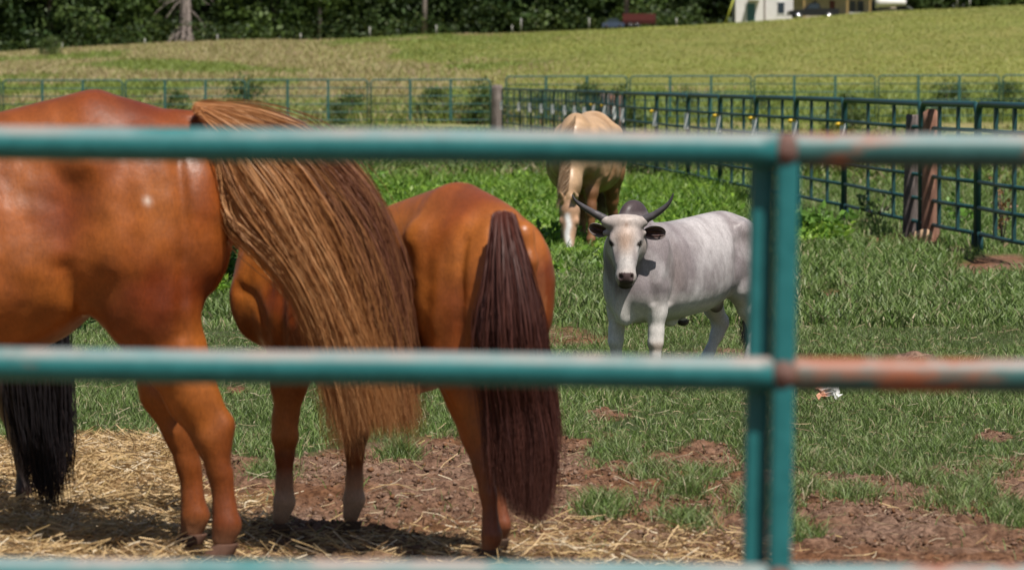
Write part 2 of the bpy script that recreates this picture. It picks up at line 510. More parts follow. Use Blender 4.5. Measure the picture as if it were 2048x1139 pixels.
def horse_body(name, root, legs, neck, head, coat_fn, h=0.0135, dock=None, mat=None, fold=True, hoofcol=None, bend=0.0):
    """legs = {'hl':(dx,dy),'hr':..,'fl':..,'fr':..}; neck = [(x,y,z,r)..]; head = (poll, direction, up)"""
    pts = np.array([n[:3] for n in neck] + [np.array(head[0]) + np.array(head[1]) * .68])
    lo = (-1.12, -.45, 0.0); hi = (max(1.0, pts[:, 0].max() + .2), max(.45, pts[:, 1].max() + .2), max(1.75, pts[:, 2].max() + .3))
    lo = (lo[0], min(lo[1], pts[:, 1].min() - .2), lo[2])
    f = Field(lo, hi, h)
    f.torso(TORSO, .04, 2.2, .19)
    for s in (1, -1):
        f.ell((-.60, s * .145, 1.12), (.235, .135, .33), .06)              # rump muscle
        f.ell((-.77, s * .115, 1.16), (.115, .115, .27), .05)               # point of buttock
        f.ell((-.42, s * .235, 1.37), (.06, .04, .06), .09)                # point of hip
        f.ell((.60, s * .165, 1.17), (.30, .09, .16), .07, frame((.5, 0, -1), (1, 0, .5)))   # shoulder
        f.ell((.70, s * .10, 1.06), (.15, .12, .14), .06)                 # breast
        f.ell((0.12, s * .18, 1.0), (.5, .16, .26), .1)                   # barrel
    hoofs = []
    for key, (dx, dy) in legs.items():
        s = 1 if key[1] == 'l' else -1
        if key[0] == 'h':
            L = shift_leg(HIND, s, dx, dy, 1.0, .45)
            f.chain([p[:3] for p in L[:5]], [p[3] for p in L[:5]], .035, flat=(0, 1, 0), fs=1.28)
            f.chain([p[:3] for p in L[4:]], [p[3] for p in L[4:]], .025, flat=(0, 1, 0), fs=1.12)
            hk = L[4]
            f.cone((hk[0] - .04, hk[1], hk[2] + .045), (hk[0] - .02, hk[1], hk[2] - .09), .036, .026, .03)       # point of hock
            f.cone((L[2][0] - .07, L[2][1], L[2][2] - .03), (hk[0] - .045, hk[1], hk[2] + .05), .04, .022, .04)  # hamstring
            f.cone((L[5][0] - .027, hk[1], L[5][2]), (L[6][0] - .024, hk[1], L[6][2]), .020, .018, .015)         # tendon
            if fold:
                f.ell((L[1][0] + .14, s * .15, .95), (.10, .07, .12), .05)
        else:
            L = shift_leg(FORE, s, dx, dy, .95, .5)
            f.chain([p[:3] for p in L[:5]], [p[3] for p in L[:5]], .035, flat=(0, 1, 0), fs=1.2)
            f.chain([p[:3] for p in L[4:]], [p[3] for p in L[4:]], .022, flat=(0, 1, 0), fs=1.08)
            f.cone((L[5][0] - .022, L[5][1], L[5][2]), (L[7][0] - .026, L[7][1], L[7][2]), .018, .018, .015)
            f.ell((L[4][0] - .035, L[4][1], L[4][2] + .01), (.03, .032, .04), .02)
        hoofs.append((L[-1][0], L[-1][1]))
    # neck
    for i in range(len(neck) - 1):
        a, b = neck[i], neck[i + 1]
        f.cone(a[:3], b[:3], a[3], b[3], .06, flat=(0, 1, 0), fs=1.7)
    p0, d, up = (np.array(v, float) for v in head)
    R = frame(d, up)
    w = lambda x, y, z: p0 + R @ np.array([x, y, z])
    side = R[:, 1]
    f.ell(w(.07, 0, -.02), (.12, .095, .10), .05, R)
    f.cone(w(.1, 0, -.03), w(.50, 0, -.035), .105, .060, .03, flat=side, fs=1.15)
    f.cone(w(.1, 0, -.12), w(.50, 0, -.075), .075, .042, .03, flat=side, fs=1.3)
    f.ell(w(.555, 0, -.055), (.07, .058, .065), .03, R)
    f.ell(w(.56, 0, -.105), (.05, .042, .03), .02, R)
    for s in (1, -1):
        f.ell(w(.15, s * .05, -.10), (.13, .038, .10), .03, R)
        f.ell(w(.21, s * .072, .0), (.05, .025, .035), .02, R)
        f.ell(w(.58, s * .045, -.04), (.022, .014, .02), .01, R, sub=True)
        f.cone(w(.0, s * .06, .05), w(-.05, s * .075, .12), .032, .032, .02)
        f.cone(w(-.05, s * .075, .12), w(-.085, s * .07, .20), .032, .008, .015)
    if dock: f.chain([q[:3] for q in dock], [q[3] for q in dock], .03)
    V, Q = f.mesh(1)
    dl = legs['hl'][0]
    crease(V, [(-.385, .88), (-.36, .95), (-.35, 1.00)], .022, .035, .12)
    crease(V, [(-.36, .98), (-.34, 1.12), (-.35, 1.28)], .008, .05, .12)
    crease(V, [(-.72, 1.36), (-.745, 1.15), (-.735, .95), (-.73, .78)], .013, .022, .08)
    crease(V, [(-.45, 1.34), (-.52, 1.18), (-.50, 1.02)], -.016, .06, .1)
    crease(V, [(-.60, 1.30), (-.63, 1.1), (-.60, .92)], -.012, .05, .1)
    crease(V, [(-.52, .80), (-.60, .72), (-.66, .64)], .008, .02, .08)
    crease(V, [(.40, .86), (.37, 1.02), (.42, 1.28)], .016, .035, .1)
    crease(V, [(.50, .92), (.58, 1.06), (.72, 1.12)], .012, .03, .1)
    crease(V, [(-.25, .82), (0, .76), (.3, .80)], .008, .05, .14)
    for xr in np.linspace(-.22, .3, 6): crease(V, [(xr, 1.25), (xr - .03, 1.0), (xr - .01, .88)], .003, .018, .2)
    lum = (fbm(V[:, 0] * 5 + 3, V[:, 2] * 5, 91, 3) - .5) * .022 + (fbm(V[:, 0] * 13, V[:, 2] * 11, 92, 2) - .5) * .008
    V[:, 1] += np.sign(V[:, 1]) * lum * np.clip((np.abs(V[:, 1]) - .03) / .06, 0, 1) * np.clip((V[:, 2] - .2) / .4, .25, 1)
    col = coat_fn(V, R, p0)
    def bd(P):
        P = np.array(P, float); f_ = np.clip(P[:, 0] + .25, 0, None)
        P[:, 1] += bend * f_ ** 2; P[:, 0] -= bend * f_ ** 3 * .5
        return P
    mott = fbm(V[:, 0] * 16 + V[:, 1] * 9, V[:, 2] * 13, 93, 4)
    col = col * (.72 + .56 * mott)[:, None]
    V = bd(V)
    body = mesh_obj('body', V, Q, mat or M_coat, root, color=col)
    for (hx, hy) in hoofs:
        HV, HF = hoof_mesh((hx + .002, hy, 0.0), (1, 0, 0), .050, .072)
        c = np.tile(np.array(hoofcol or (.10, .07, .05)), (len(HV), 1))
        mesh_obj('hoof', bd(HV), HF, M_hoofc, root, color=c)
    for s in (1, -1):
        EV, EQ = ellipsoid_mesh(w(.205, s * .084, -.012), (.022, .012, .018), R)
        mesh_obj('eye', bd(EV), EQ, M_eye, root)
    return body
M_hoofc = mat_attr('hoof_coat', rough=.85, spec=.1, var=.35, scale=35)

def lerp3(a, b, t):
    t = np.clip(t, 0, 1)[:, None]
    return np.array(a)[None, :] * (1 - t) + np.array(b)[None, :] * t if not isinstance(a, np.ndarray) or a.ndim == 1 else a * (1 - t) + np.array(b) * t

def hair_obj(name, root, guides_world, n, width, seed, cols, **kw):
    """guides given in world metres; stored in the thing's own space"""
    V, Q, sid, t, u, cl = strands(guides_world, n, width, seed, **kw)
    V = xf(world_to(root), V)
    rg = np.random.default_rng(seed + 5)
    k = rg.random(sid.max() + 1)[sid] * .5 + fbm(u * 26, u * 0 + t * .6, seed, 3) * .5
    c = cols(k, t, u)
    return mesh_obj(name, V, Q, M_hair, root, color=c)

def gpx(pts, Y):
    return np.array([list(at(p[0], p[1], Y + (p[2] if len(p) > 2 else 0))) for p in pts])

NECK_UP = [(.62, 0, 1.30, .25), (.85, 0, 1.52, .19), (1.02, 0, 1.78, .14), (1.08, 0, 1.88, .12)]
HEAD_UP = ((1.08, 0, 1.93), np.array([.62, 0, -.78]), (.78, 0, .62))

def simple_mane(root, neck, seed, cols, n=500, w=.008, side=1, length=.28):
    """hair falling to one side from the crest (local space)"""
    ns = np.array(neck)
    c = catmull(None, ns, 12)
    d = np.gradient(c[:, :3], axis=0); d /= np.linalg.norm(d, axis=1)[:, None]
    upv = np.cross(d, np.array([0, 1, 0])); upv *= np.where(upv[:, 2:3] < 0, -1, 1)
    crest = c[:, :3] + upv * (c[:, 3:4] * .99)
    G = []
    for i in range(12):
        p = crest[i]; s = side
        G.append(np.array([p, p + [0, s * .05, .012], p + [0, s * (c[i, 3] * .6 + .03), -length * .35], p + [0.01, s * (c[i, 3] * .62 + .04), -length * .7], p + [0.02, s * (c[i, 3] * .6 + .04), -length]]))
    V, Q, sid, t, u, cl = strands(G, n, w, seed, depth=.01, jitter=.012, lenvar=.4, wave=.006, nseg=10)
    rg = np.random.default_rng(seed)
    k = rg.random(sid.max() + 1)[sid] * .5 + rg.random(cl.max() + 1)[cl] * .5
    return mesh_obj('mane', V, Q, M_hair, root, color=cols(k, t, u))

# ---- the big chestnut horse on the left, facing left
root1 = empty('horse', (-1.81, 12.86, 0), math.pi, .985)
tag(root1, 'large glossy chestnut horse facing left in front, swishing a flaxen tail', 'horse')

def coat_chestnut(V, R, p0):
    n = fbm(V[:, 0] * 3.3, V[:, 2] * 3 + V[:, 1], 3)
    base = lerp3((.17, .032, .007), (.36, .108, .017), n * 1.9 - .40)
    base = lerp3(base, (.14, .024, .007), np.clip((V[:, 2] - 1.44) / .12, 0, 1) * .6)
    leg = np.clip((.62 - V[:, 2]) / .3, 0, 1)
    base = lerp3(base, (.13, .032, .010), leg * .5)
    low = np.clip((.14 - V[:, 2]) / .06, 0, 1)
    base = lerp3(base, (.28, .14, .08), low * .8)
    spot = np.exp(-(((V[:, 0] + .625) / .012) ** 2 + ((V[:, 2] - 1.232) / .014) ** 2)) * (V[:, 1] > 0)
    base = lerp3(base, (.7, .55, .45), spot)
    loc = (V - p0) @ R
    nose = np.clip((loc[:, 0] - .5) / .08, 0, 1) * (np.abs(loc[:, 1]) < .12) * (np.abs(loc[:, 2]) < .2)
    return lerp3(base, (.12, .05, .03), nose * .7)

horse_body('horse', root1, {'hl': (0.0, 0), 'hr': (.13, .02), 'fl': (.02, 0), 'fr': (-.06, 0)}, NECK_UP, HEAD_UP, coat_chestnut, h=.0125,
           dock=[(-.70, 0, 1.475, .055), (-.80, 0, 1.485, .045), (-.90, 0, 1.45, .035), (-.99, 0, 1.37, .02)], hoofcol=(.12, .065, .045))
def flax(k, t, u):
    light = np.array([.66, .38, .18]); mid = np.array([.42, .19, .065]); dark = np.array([.17, .065, .035])
    band = np.exp(-((u - .86) / .14) ** 2) * np.clip((t - .22) / .2, 0, 1) * np.clip((1.05 - t) / .3, 0, 1)
    kk = np.clip(.55 + (k - .5) * .55 + .12 * np.sin(u * 14 + t * 4) + .12 * (t > .0) * (1 - u) - band * .75, 0, 1)[:, None]
    c = np.where(kk > .5, mid + (light - mid) * (kk - .5) * 2, dark + (mid - dark) * kk * 2)
    top = (np.clip(.32 - t, 0, .32) / .32)[:, None]
    c = c * (1 - top * .55) + np.array([.62, .33, .15]) * top * .55
    rootc = np.clip(1 - t * 6, 0, 1)[:, None]
    return c * (1 - rootc * .6) + np.array([.5, .2, .06]) * rootc * .6
T0 = 12.83
g1 = [gpx([(425, 250), (442, 310), (450, 380), (462, 438), (512, 482), (572, 535), (618, 600), (648, 680), (662, 770), (672, 850), (680, 925)], T0 - .06),
      gpx([(420, 238), (455, 290), (492, 360), (552, 440), (610, 525), (655, 620), (685, 715), (705, 790), (715, 850)], T0 - .10),
      gpx([(410, 228), (480, 275), (550, 350), (600, 440), (645, 535), (690, 630), (725, 715), (745, 790), (755, 860)], T0 - .12),
      gpx([(400, 222), (500, 252), (595, 305), (665, 385), (715, 480), (750, 590), (772, 690), (785, 780), (790, 850)], T0 - .09),
      gpx([(395, 216), (490, 232), (585, 270), (655, 325), (716, 398), (760, 492), (786, 598), (796, 700), (812, 790), (832, 860)], T0 - .04)]
def ub(rg, n):
    return np.clip(rg.beta(1.15, .95, n), 0, 1)
hair_obj('tail', root1, g1, 15000, .0024, 21, flax, jitter=.032, depth=.07, lenvar=.46, wave=.018, nseg=20, ubias=ub, clump=.18)
simple_mane(root1, NECK_UP, 31, flax, 500)

# ---- second chestnut horse, seen from behind
H2 = np.array([-.616, .788])
root2 = empty('horse', (-.385, 13.20, 0), math.atan2(H2[1], H2[0]), .79)
root2.scale = (.79, .72, .79)
tag(root2, 'chestnut horse seen from behind with a dark maroon tail, walking away to the left', 'horse')
def coat_bay(V, R, p0):
    n = fbm(V[:, 0] * 3 + 7, V[:, 2] * 3 + V[:, 1], 8)
    base = lerp3((.19, .040, .008), (.39, .122, .019), n * 2.4 - .7)
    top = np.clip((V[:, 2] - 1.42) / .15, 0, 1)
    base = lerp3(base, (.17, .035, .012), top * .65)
    patch = (fbm(V[:, 0] * 5, V[:, 2] * 5, 12) > .52) * np.clip((V[:, 2] - .9) / .1, 0, 1) * (V[:, 0] < -.4)
    base = lerp3(base, (.22, .05, .012), patch * .0)
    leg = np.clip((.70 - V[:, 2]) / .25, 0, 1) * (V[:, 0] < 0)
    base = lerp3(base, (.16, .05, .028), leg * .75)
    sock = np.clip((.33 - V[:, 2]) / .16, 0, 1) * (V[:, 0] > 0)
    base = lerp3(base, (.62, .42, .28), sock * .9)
    base = lerp3(base, (.56, .22, .06), np.clip((.80 - V[:, 2]) / .2, 0, 1) * np.clip((V[:, 2] - .38) / .1, 0, 1) * (V[:, 0] > 0) * .7)  # forelegs above the socks painted lighter orange to look sunlit
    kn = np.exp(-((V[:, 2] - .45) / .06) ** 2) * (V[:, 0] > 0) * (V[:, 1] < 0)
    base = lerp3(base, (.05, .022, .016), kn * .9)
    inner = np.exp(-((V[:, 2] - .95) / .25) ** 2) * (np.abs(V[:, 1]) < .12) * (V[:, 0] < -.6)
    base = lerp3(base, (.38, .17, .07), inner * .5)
    low = np.clip((.13 - V[:, 2]) / .06, 0, 1)
    return lerp3(base, (.24, .12, .075), low * .8)
NECK2 = [(.60, 0, 1.32, .25), (.85, .05, 1.48, .18), (1.08, .12, 1.60, .145), (1.20, .15, 1.64, .13)]
HEAD2 = ((1.22, .16, 1.64), np.array([.62, .1, -.78]), (.78, 0, .62))
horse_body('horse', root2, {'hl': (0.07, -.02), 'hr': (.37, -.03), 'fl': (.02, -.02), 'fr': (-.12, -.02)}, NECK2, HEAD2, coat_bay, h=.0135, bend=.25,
           dock=[(-.76, 0, 1.43, .06), (-.86, 0, 1.39, .05), (-.90, 0, 1.28, .04), (-.905, 0, 1.12, .03)], hoofcol=(.11, .07, .05))
def maroon(k, t, u):
    a = np.array([.105, .036, .026]); b = np.array([.028, .012, .013]); c = np.array([.20, .12, .105])
    kk = k[:, None]
    col = b + (a - b) * np.clip(kk * 1.6, 0, 1)
    col = col + (c - col) * np.clip((kk - .72) * 3, 0, 1) * np.clip(1.2 - t, 0, 1)[:, None]
    r = np.clip(1 - t * 4, 0, 1)[:, None]
    tip = np.clip(t * 3 - 2.2, 0, 1)[:, None]
    col = col * (1 - r * .7) + np.array([.13, .028, .014]) * r * .7
    return col * (1 - tip * .6) + np.array([.12, .05, .035]) * tip * .6
T2 = 12.52
g2 = [gpx([(992, 432, .03), (993, 500, 0), (988, 580, -.03), (975, 650, -.03), (978, 720, -.03), (990, 800), (990, 860), (992, 920), (998, 965)], T2),
      gpx([(1000, 430, .03), (1002, 500, -.03), (1005, 600, -.06), (1012, 700, -.06), (1025, 800), (1030, 890), (1032, 960), (1034, 1020)], T2 - .02),
      gpx([(1012, 430, .03), (1025, 500, -.03), (1042, 600, -.06), (1052, 700, -.06), (1065, 800), (1072, 890), (1070, 970), (1066, 1030)], T2 - .02),
      gpx([(1024, 434, .03), (1034, 500, 0), (1048, 590, -.03), (1062, 690, -.03), (1082, 790), (1092, 870), (1090, 950), (1080, 1040)], T2)]
hair_obj('tail', root2, g2, 10000, .0024, 22, maroon, jitter=.024, depth=.05, lenvar=.34, wave=.014, nseg=18, clump=.25)
simple_mane(root2, NECK2, 32, maroon, 300)

# ---- dark pony behind the big horse: its tail and a hind leg show below
root3 = empty('pony', (-2.08, 14.62, 0), math.atan2(.82, -.57), .68)
tag(root3, 'black pony hidden behind the big chestnut, its black tail hanging below the belly', 'pony')
def coat_black(V, R, p0):
    base = lerp3((.018, .013, .012), (.035, .022, .018), fbm(V[:, 0] * 4, V[:, 2] * 4, 5))
    low = np.clip((.2 - V[:, 2]) / .1, 0, 1)
    return lerp3(base, (.06, .025, .015), low)
NECK3 = [(.60, 0, 1.30, .25), (.85, .0, 1.38, .18), (1.08, 0, 1.42, .145), (1.15, 0, 1.42, .13)]
HEAD3 = ((1.18, 0, 1.42), np.array([.62, .0, -.78]), (.78, 0, .62))
horse_body('pony', root3, {'hl': (.05, -.07), 'hr': (.22, .04), 'fl': (0, -.08), 'fr': (0, .08)}, NECK3, HEAD3, coat_black, h=.016,
           dock=[(-.76, 0, 1.43, .06), (-.86, 0, 1.39, .05), (-.91, 0, 1.25, .04)], hoofcol=(.04, .03, .025))
def blackhair(k, t, u):
    return np.array([.006, .005, .006])[None, :] * (1 + 3 * k[:, None]) + np.array([.05, .02, .012])[None, :] * (np.clip(t * 3 - 2.3, 0, 1) * k)[:, None]
g3 = [gpx([(75, 420), (60, 520), (40, 640), (26, 760), (34, 830), (44, 890), (46, 935)], 13.72),
      gpx([(85, 420), (78, 520), (68, 640), (60, 760), (72, 860), (82, 950), (92, 1010)], 13.70),
      gpx([(98, 420), (102, 520), (104, 640), (102, 760), (104, 860), (108, 950), (112, 1020)], 13.70),
      gpx([(108, 420), (114, 520), (122, 640), (128, 760), (134, 840), (138, 900), (136, 960)], 13.72)]
hair_obj('tail', root3, g3, 1700, .0045, 23, blackhair, jitter=.014, depth=.04, lenvar=.4, wave=.012, nseg=14, clump=.85)
simple_mane(root3, NECK3, 33, blackhair, 250)

# ---- palomino grazing beyond
HP = np.array([-.20, -.98])
root4 = empty('horse', (.70, 36.3, 0), math.atan2(HP[1], HP[0]), .83)
root4.scale = (.83, .95, .83)
tag(root4, 'pale palomino horse grazing with lowered head and white blaze beyond the cow', 'horse')
def coat_palomino(V, R, p0):
    n = fbm(V[:, 0] * 4, V[:, 2] * 4 + V[:, 1] * 3, 9)
    base = lerp3((.27, .14, .06), (.52, .34, .20), n * 2.2 - .6 + np.clip((V[:, 2] - 1.2) / .3, 0, 1) * .4)
    leg = np.clip((1.0 - V[:, 2]) / .35, 0, 1) * (V[:, 0] < .85)
    base = lerp3(base, (.19, .07, .027), leg * .85)
    loc = (V - p0) @ R
    head = (loc[:, 0] > -.02) & (np.abs(loc[:, 1]) < .14) & (np.abs(loc[:, 2]) < .24) & (loc[:, 0] < .7) & (V[:, 0] > .95)
    base = np.where(head[:, None], lerp3((.42, .23, .13), (.56, .36, .24), n), base)
    bl = np.exp(-((loc[:, 1] - .008 * np.sin(loc[:, 0] * 30)) / .026) ** 2) * (loc[:, 2] > -.02) * np.clip((loc[:, 0] - .12) / .05, 0, 1) * head
    base = lerp3(base, (.85, .82, .80), np.clip(bl * 1.4, 0, 1))
    nose = np.clip((loc[:, 0] - .53) / .05, 0, 1) * head
    base = lerp3(base, (.35, .22, .19), nose * .8)
    low = np.clip((.4 - V[:, 2]) / .1, 0, 1) * (V[:, 0] < .8)
    return lerp3(base, (.36, .18, .09), low * .6)
NECK4 = [(.66, 0, 1.28, .25), (.86, .01, 1.02, .185), (1.0, .02, .80, .145), (1.08, .02, .66, .125)]
HEAD4 = ((1.12, .02, .60), np.array([.22, 0, -.97]), (.97, 0, .22))
horse_body('horse', root4, {'hl': (.05, 0), 'hr': (.12, 0), 'fl': (.0, .0), 'fr': (-.08, .0)}, NECK4, HEAD4, coat_palomino, h=.0135,
           dock=[(-.76, 0, 1.43, .06), (-.86, 0, 1.39, .05), (-.91, 0, 1.25, .04)], hoofcol=(.15, .10, .07))
def cream(k, t, u):
    return np.array([.33, .19, .10])[None, :] + (np.array([.58, .44, .30]) - np.array([.33, .19, .10]))[None, :] * k[:, None]
def local_tail(root, seed, cols, n=900):
    G = []
    for y in (-.07, -.02, .02, .07):
        G.append(np.array([(-.86, y * .4, 1.40), (-.95, y, 1.2), (-.96, y * 1.5, .9), (-.95, y * 1.6, .6), (-.94, y, .3)]))
    V, Q, sid, t, u, cl = strands(G, n, .008, seed, depth=.03, jitter=.015, lenvar=.3, wave=.01, nseg=12)
    rg = np.random.default_rng(seed); k = rg.random(n)[sid]
    return mesh_obj('tail', V, Q, M_hair, root, color=cols(k, t, u))
local_tail(root4, 41, cream)
# mane: lies over the left of the crest, and a forelock
mn = []
for z0, x0, r in ((1.50, .70, .2), (1.32, .86, .15), (1.10, 1.0, .12), (.90, 1.09, .1), (.72, 1.16, .1)):
    for_ = [(x0 + r * .35, .02, z0 + r * .3), (x0 + r * .5, .0, z0 + .0), (x0 + r * .75, -.04, z0 - .06), (x0 + r * .85, -.07, z0 - .14), (x0 + r * .8, -.09, z0 - .22)]
    mn.append(np.array(for_))
V_, Q_, sid_, t_, u_, cl_ = strands(mn, 1600, .004, 34, depth=.012, jitter=.008, lenvar=.35, wave=.003, nseg=10)
k_ = np.random.default_rng(3).random(1600)[sid_]
mesh_obj('mane', V_, Q_, M_hair, root4, color=cream(k_, t_, u_))

# ------------------------------------------------------------------ the grey zebu
HC = np.array([-.616, -.788])
rootc = empty('cow', (.92, 20.85, 0), math.atan2(HC[1], HC[0]))
tag(rootc, 'pale grey zebu bull with dark hump and upturned horns looking at the camera', 'cow')
fc = Field((-.72, -.34, 0.0), (1.02, .42, 1.06), .0062)
fc.torso([(-.62, .72, .60, .02), (-.60, .78, .54, .08), (-.55, .835, .49, .13), (-.47, .875, .45, .165), (-.38, .895, .425, .18), (-.25, .885, .385, .195), (-.1, .868, .345, .21),
          (.1, .85, .322, .215), (.25, .85, .318, .20), (.38, .862, .315, .175), (.46, .85, .32, .15), (.53, .81, .35, .12), (.585, .75, .40, .08), (.615, .68, .47, .03)], .03, 2.2)
fc.ell((.44, 0, .86), (.115, .062, .115), .05)                                    # hump
for s in (1, -1):
    fc.ell((-.44, s * .10, .66), (.15, .085, .19), .05)
    fc.ell((-.36, s * .145, .80), (.045, .03, .04), .05)                          # hip bone
    fc.ell((.41, s * .12, .60), (.21, .06, .095), .05, frame((.25, 0, -1), (1, 0, 0)))     # shoulder
    fc.ell((.50, .01 + s * .07, .50), (.07, .06, .09), .04)
fc.cone((.56, .015, .60), (.54, .01, .36), .080, .055, .04, flat=(0, 1, 0), fs=1.5)     # brisket
fc.cone((.62, .06, .66), (.59, .02, .40), .06, .03, .04, flat=(0, 1, 0), fs=2.2)    # dewlap
fc.cone((.50, .0, .70), (.62, .09, .75), .145, .105, .06, flat=(0, 1, 0), fs=1.3)   # neck
fc.cone((.62, .09, .75), (.68, .14, .79), .100, .082, .05)
fc.ell((.10, 0, .31), (.05, .03, .03), .03)                                         # navel
hoofs = []
def cleg(key, pts, k=.025):
    fc.chain([p[:3] for p in pts], [p[3] for p in pts], k, flat=(0, 1, 0), fs=1.1)
    hoofs.append(pts[-1])
cleg('fl', [(.41, .12, .50, .078), (.40, .125, .38, .056), (.405, .125, .27, .041), (.41, .125, .215, .040), (.41, .125, .15, .026), (.41, .125, .09, .031), (.42, .125, .05, .027)])
cleg('fr', [(.41, -.12, .50, .078), (.42, -.12, .38, .056), (.43, -.12, .27, .041), (.435, -.12, .215, .040), (.43, -.12, .15, .026), (.425, -.12, .09, .031), (.435, -.12, .05, .027)])
cleg('hl', [(-.42, .11, .60, .12), (-.40, .12, .48, .092), (-.46, .12, .36, .058), (-.535, .12, .265, .043), (-.525, .12, .20, .031), (-.50, .12, .12, .027), (-.495, .12, .085, .031), (-.48, .12, .05, .027)])
cleg('hr', [(-.42, -.11, .60, .12), (-.40, -.12, .48, .092), (-.47, -.12, .36, .058), (-.545, -.12, .265, .046), (-.51, -.12, .20, .036), (-.45, -.12, .12, .028), (-.42, -.12, .085, .031), (-.40, -.12, .05, .027)])
for s, hx in ((1, -.535), (-1, -.545)):
    fc.cone((hx - .025, s * .12, .285), (hx - .01, s * .12, .22), .026, .02, .02)
fc.cone((-.20, .0, .40), (-.28, 0, .42), .05, .05, .04)
fc.ell((-.33, 0, .385), (.045, .04, .05), .03)
fc.ell((-.02, 0, .30), (.045, .022, .022), .02)
# head in world directions: faces the camera, slightly nose forward
Mi = world_to(rootc)
def wdir(v):
    return Mi[:3, :3] @ np.array(v, float)
poll = xf(Mi, [list(at(1250.5, 430, 20.17))])[0]
Rh = frame(wdir((.012, -.30, -.955)), wdir((0.04, -.955, .30)))                     # columns: down the face, its left..., forehead normal
wc = lambda x, y, z: poll + Rh @ np.array([x, y, z])
sd = Rh[:, 1]
fc.cone(poll + wdir((0, .10, -.12)), np.array((.64, .10, .74)), .070, .090, .04)
fc.ell(wc(.035, 0, -.052), (.045, .084, .050), .02, Rh)
fc.cone(wc(.018, -.055, -.05), wc(.018, .055, -.05), .030, .030, .03)
fc.ell(wc(.10, 0, -.058), (.10, .072, .052), .02, Rh)
fc.cone(wc(.12, 0, -.06), wc(.31, 0, -.045), .068, .047, .025, flat=sd, fs=.95)
fc.cone(wc(.10, 0, -.14), wc(.31, 0, -.085), .055, .034, .03, flat=sd, fs=.9)
fc.ell(wc(.325, 0, -.05), (.045, .054, .048), .02, Rh)
fc.ell(wc(.355, 0, -.085), (.025, .040, .025), .015, Rh)
for s in (1, -1):
    fc.ell(wc(.122, s * .066, -.040), (.030, .019, .024), .014, Rh)                 # brow
    fc.ell(wc(.17, s * .046, -.10), (.10, .022, .05), .02, Rh)
    fc.cone(wc(.15, s * .058, -.038), wc(.25, s * .043, -.035), .014, .010, .015)                    # cheek
    fc.ell(wc(.147, s * .080, -.040), (.016, .012, .010), .008, Rh, sub=True)       # socket
    fc.ell(wc(.335, s * .030, -.008), (.013, .010, .014), .007, Rh, sub=True)        # nostril
    fc.cone(wc(.03, s * .075, -.055), wc(.02, s * .098, -.055), .032, .028, .02)      # horn boss
    fc.cone(wc(.075, s * .07, -.075), wc(.075, s * .10, -.08), .022, .016, .015)      # ear root
V, Q = fc.mesh(1)
crease(V, [(.31, .80), (.30, .62), (.34, .44)], .014, .026, .06)
crease(V, [(-.25, .44), (-.24, .56), (-.28, .72)], .016, .035, .08)
crease(V, [(-.38, .78), (-.42, .62), (-.38, .50)], -.010, .04, .06)
crease(V, [(.36, .76), (.42, .62), (.46, .54)], -.010, .03, .06)
crease(V, [(-.18, .80), (0, .79), (.2, .79)], .006, .04, .06)
crease(V, [(.52, .72), (.50, .55), (.47, .44)], .012, .022, .04)
for xr in np.linspace(-.14, .24, 6): crease(V, [(xr, .74), (xr - .02, .58), (xr + .01, .45)], .0012, .014, .12)
lo = (V - poll) @ Rh
n1 = fbm(V[:, 0] * 7, V[:, 2] * 7 + V[:, 1] * 5, 3, 4)
n2 = fbm(V[:, 0] * 30, V[:, 2] * 9, 6, 3)
col = lerp3((.255, .22, .225), (.50, .465, .465), n1 * 3.0 - 1.0)
col = lerp3(col, (.20, .165, .165), np.clip((n2 - .5) * 2.5, 0, 1) * .45)
col = lerp3(col, (.74, .70, .66), np.clip((.49 - V[:, 2]) / .12, 0, 1))                # belly, legs
col = lerp3(col, (.19, .15, .15), np.exp(-(((V[:, 0] + .36) / .10) ** 2 + ((V[:, 2] - .78) / .13) ** 2)) * .6)
col = lerp3(col, (.21, .165, .15), np.exp(-(((V[:, 0] - .30) / .07) ** 2 + ((V[:, 2] - .56) / .16) ** 2)) * .5)
col = lerp3(col, (.075, .055, .058), np.clip((V[:, 2] - .87) / .05, 0, 1) * (V[:, 0] > .3) * (V[:, 0] < .6))
hd = (lo[:, 0] > -.05) & (lo[:, 0] < .40) & (np.abs(lo[:, 1]) < .125) & (lo[:, 2] > -.16) & (lo[:, 2] < .06)
hc = lerp3((.36, .30, .27), (.50, .44, .41), n1 * 2 - .5)
tan = np.exp(-((lo[:, 1] / .045) ** 2 + ((lo[:, 0] - .14) / .10) ** 2)) * (lo[:, 2] > -.05)
hc = lerp3(hc, (.44, .25, .14), np.clip(tan, 0, 1) * .62 * np.clip(.5 + n2, 0, 1))
hc = lerp3(hc, (.20, .12, .08), np.exp(-(((lo[:, 1] - .005) / .010) ** 2 + ((lo[:, 0] - .055) / .016) ** 2)) * .7)
hc = lerp3(hc, (.62, .59, .57), np.exp(-(((lo[:, 0] - .255) / .06) ** 2)) * .8)
hc = lerp3(hc, (.62, .59, .57), np.exp(-(((lo[:, 0] - .165) / .03) ** 2 + ((np.abs(lo[:, 1]) - .07) / .022) ** 2)) * .8)
hc = lerp3(hc, (.20, .16, .165), np.exp(-(((lo[:, 0] - .23) / .05) ** 2 + ((np.abs(lo[:, 1]) - .05) / .016) ** 2)) * .6)
hc = lerp3(hc, (.20, .16, .16), np.exp(-(((lo[:, 0] - .09) / .035) ** 2 + ((np.abs(lo[:, 1]) - .085) / .018) ** 2)) * .6)
ea = ((lo[:, 0] - .147) - (.076 - np.abs(lo[:, 1])) * .85) / 1.3; eb = ((lo[:, 0] - .147) * .85 + (.076 - np.abs(lo[:, 1]))) / 1.3
eyez = np.exp(-((ea / .009) ** 2 + (eb / .021) ** 2) ** 1.5) * (lo[:, 2] > -.08)
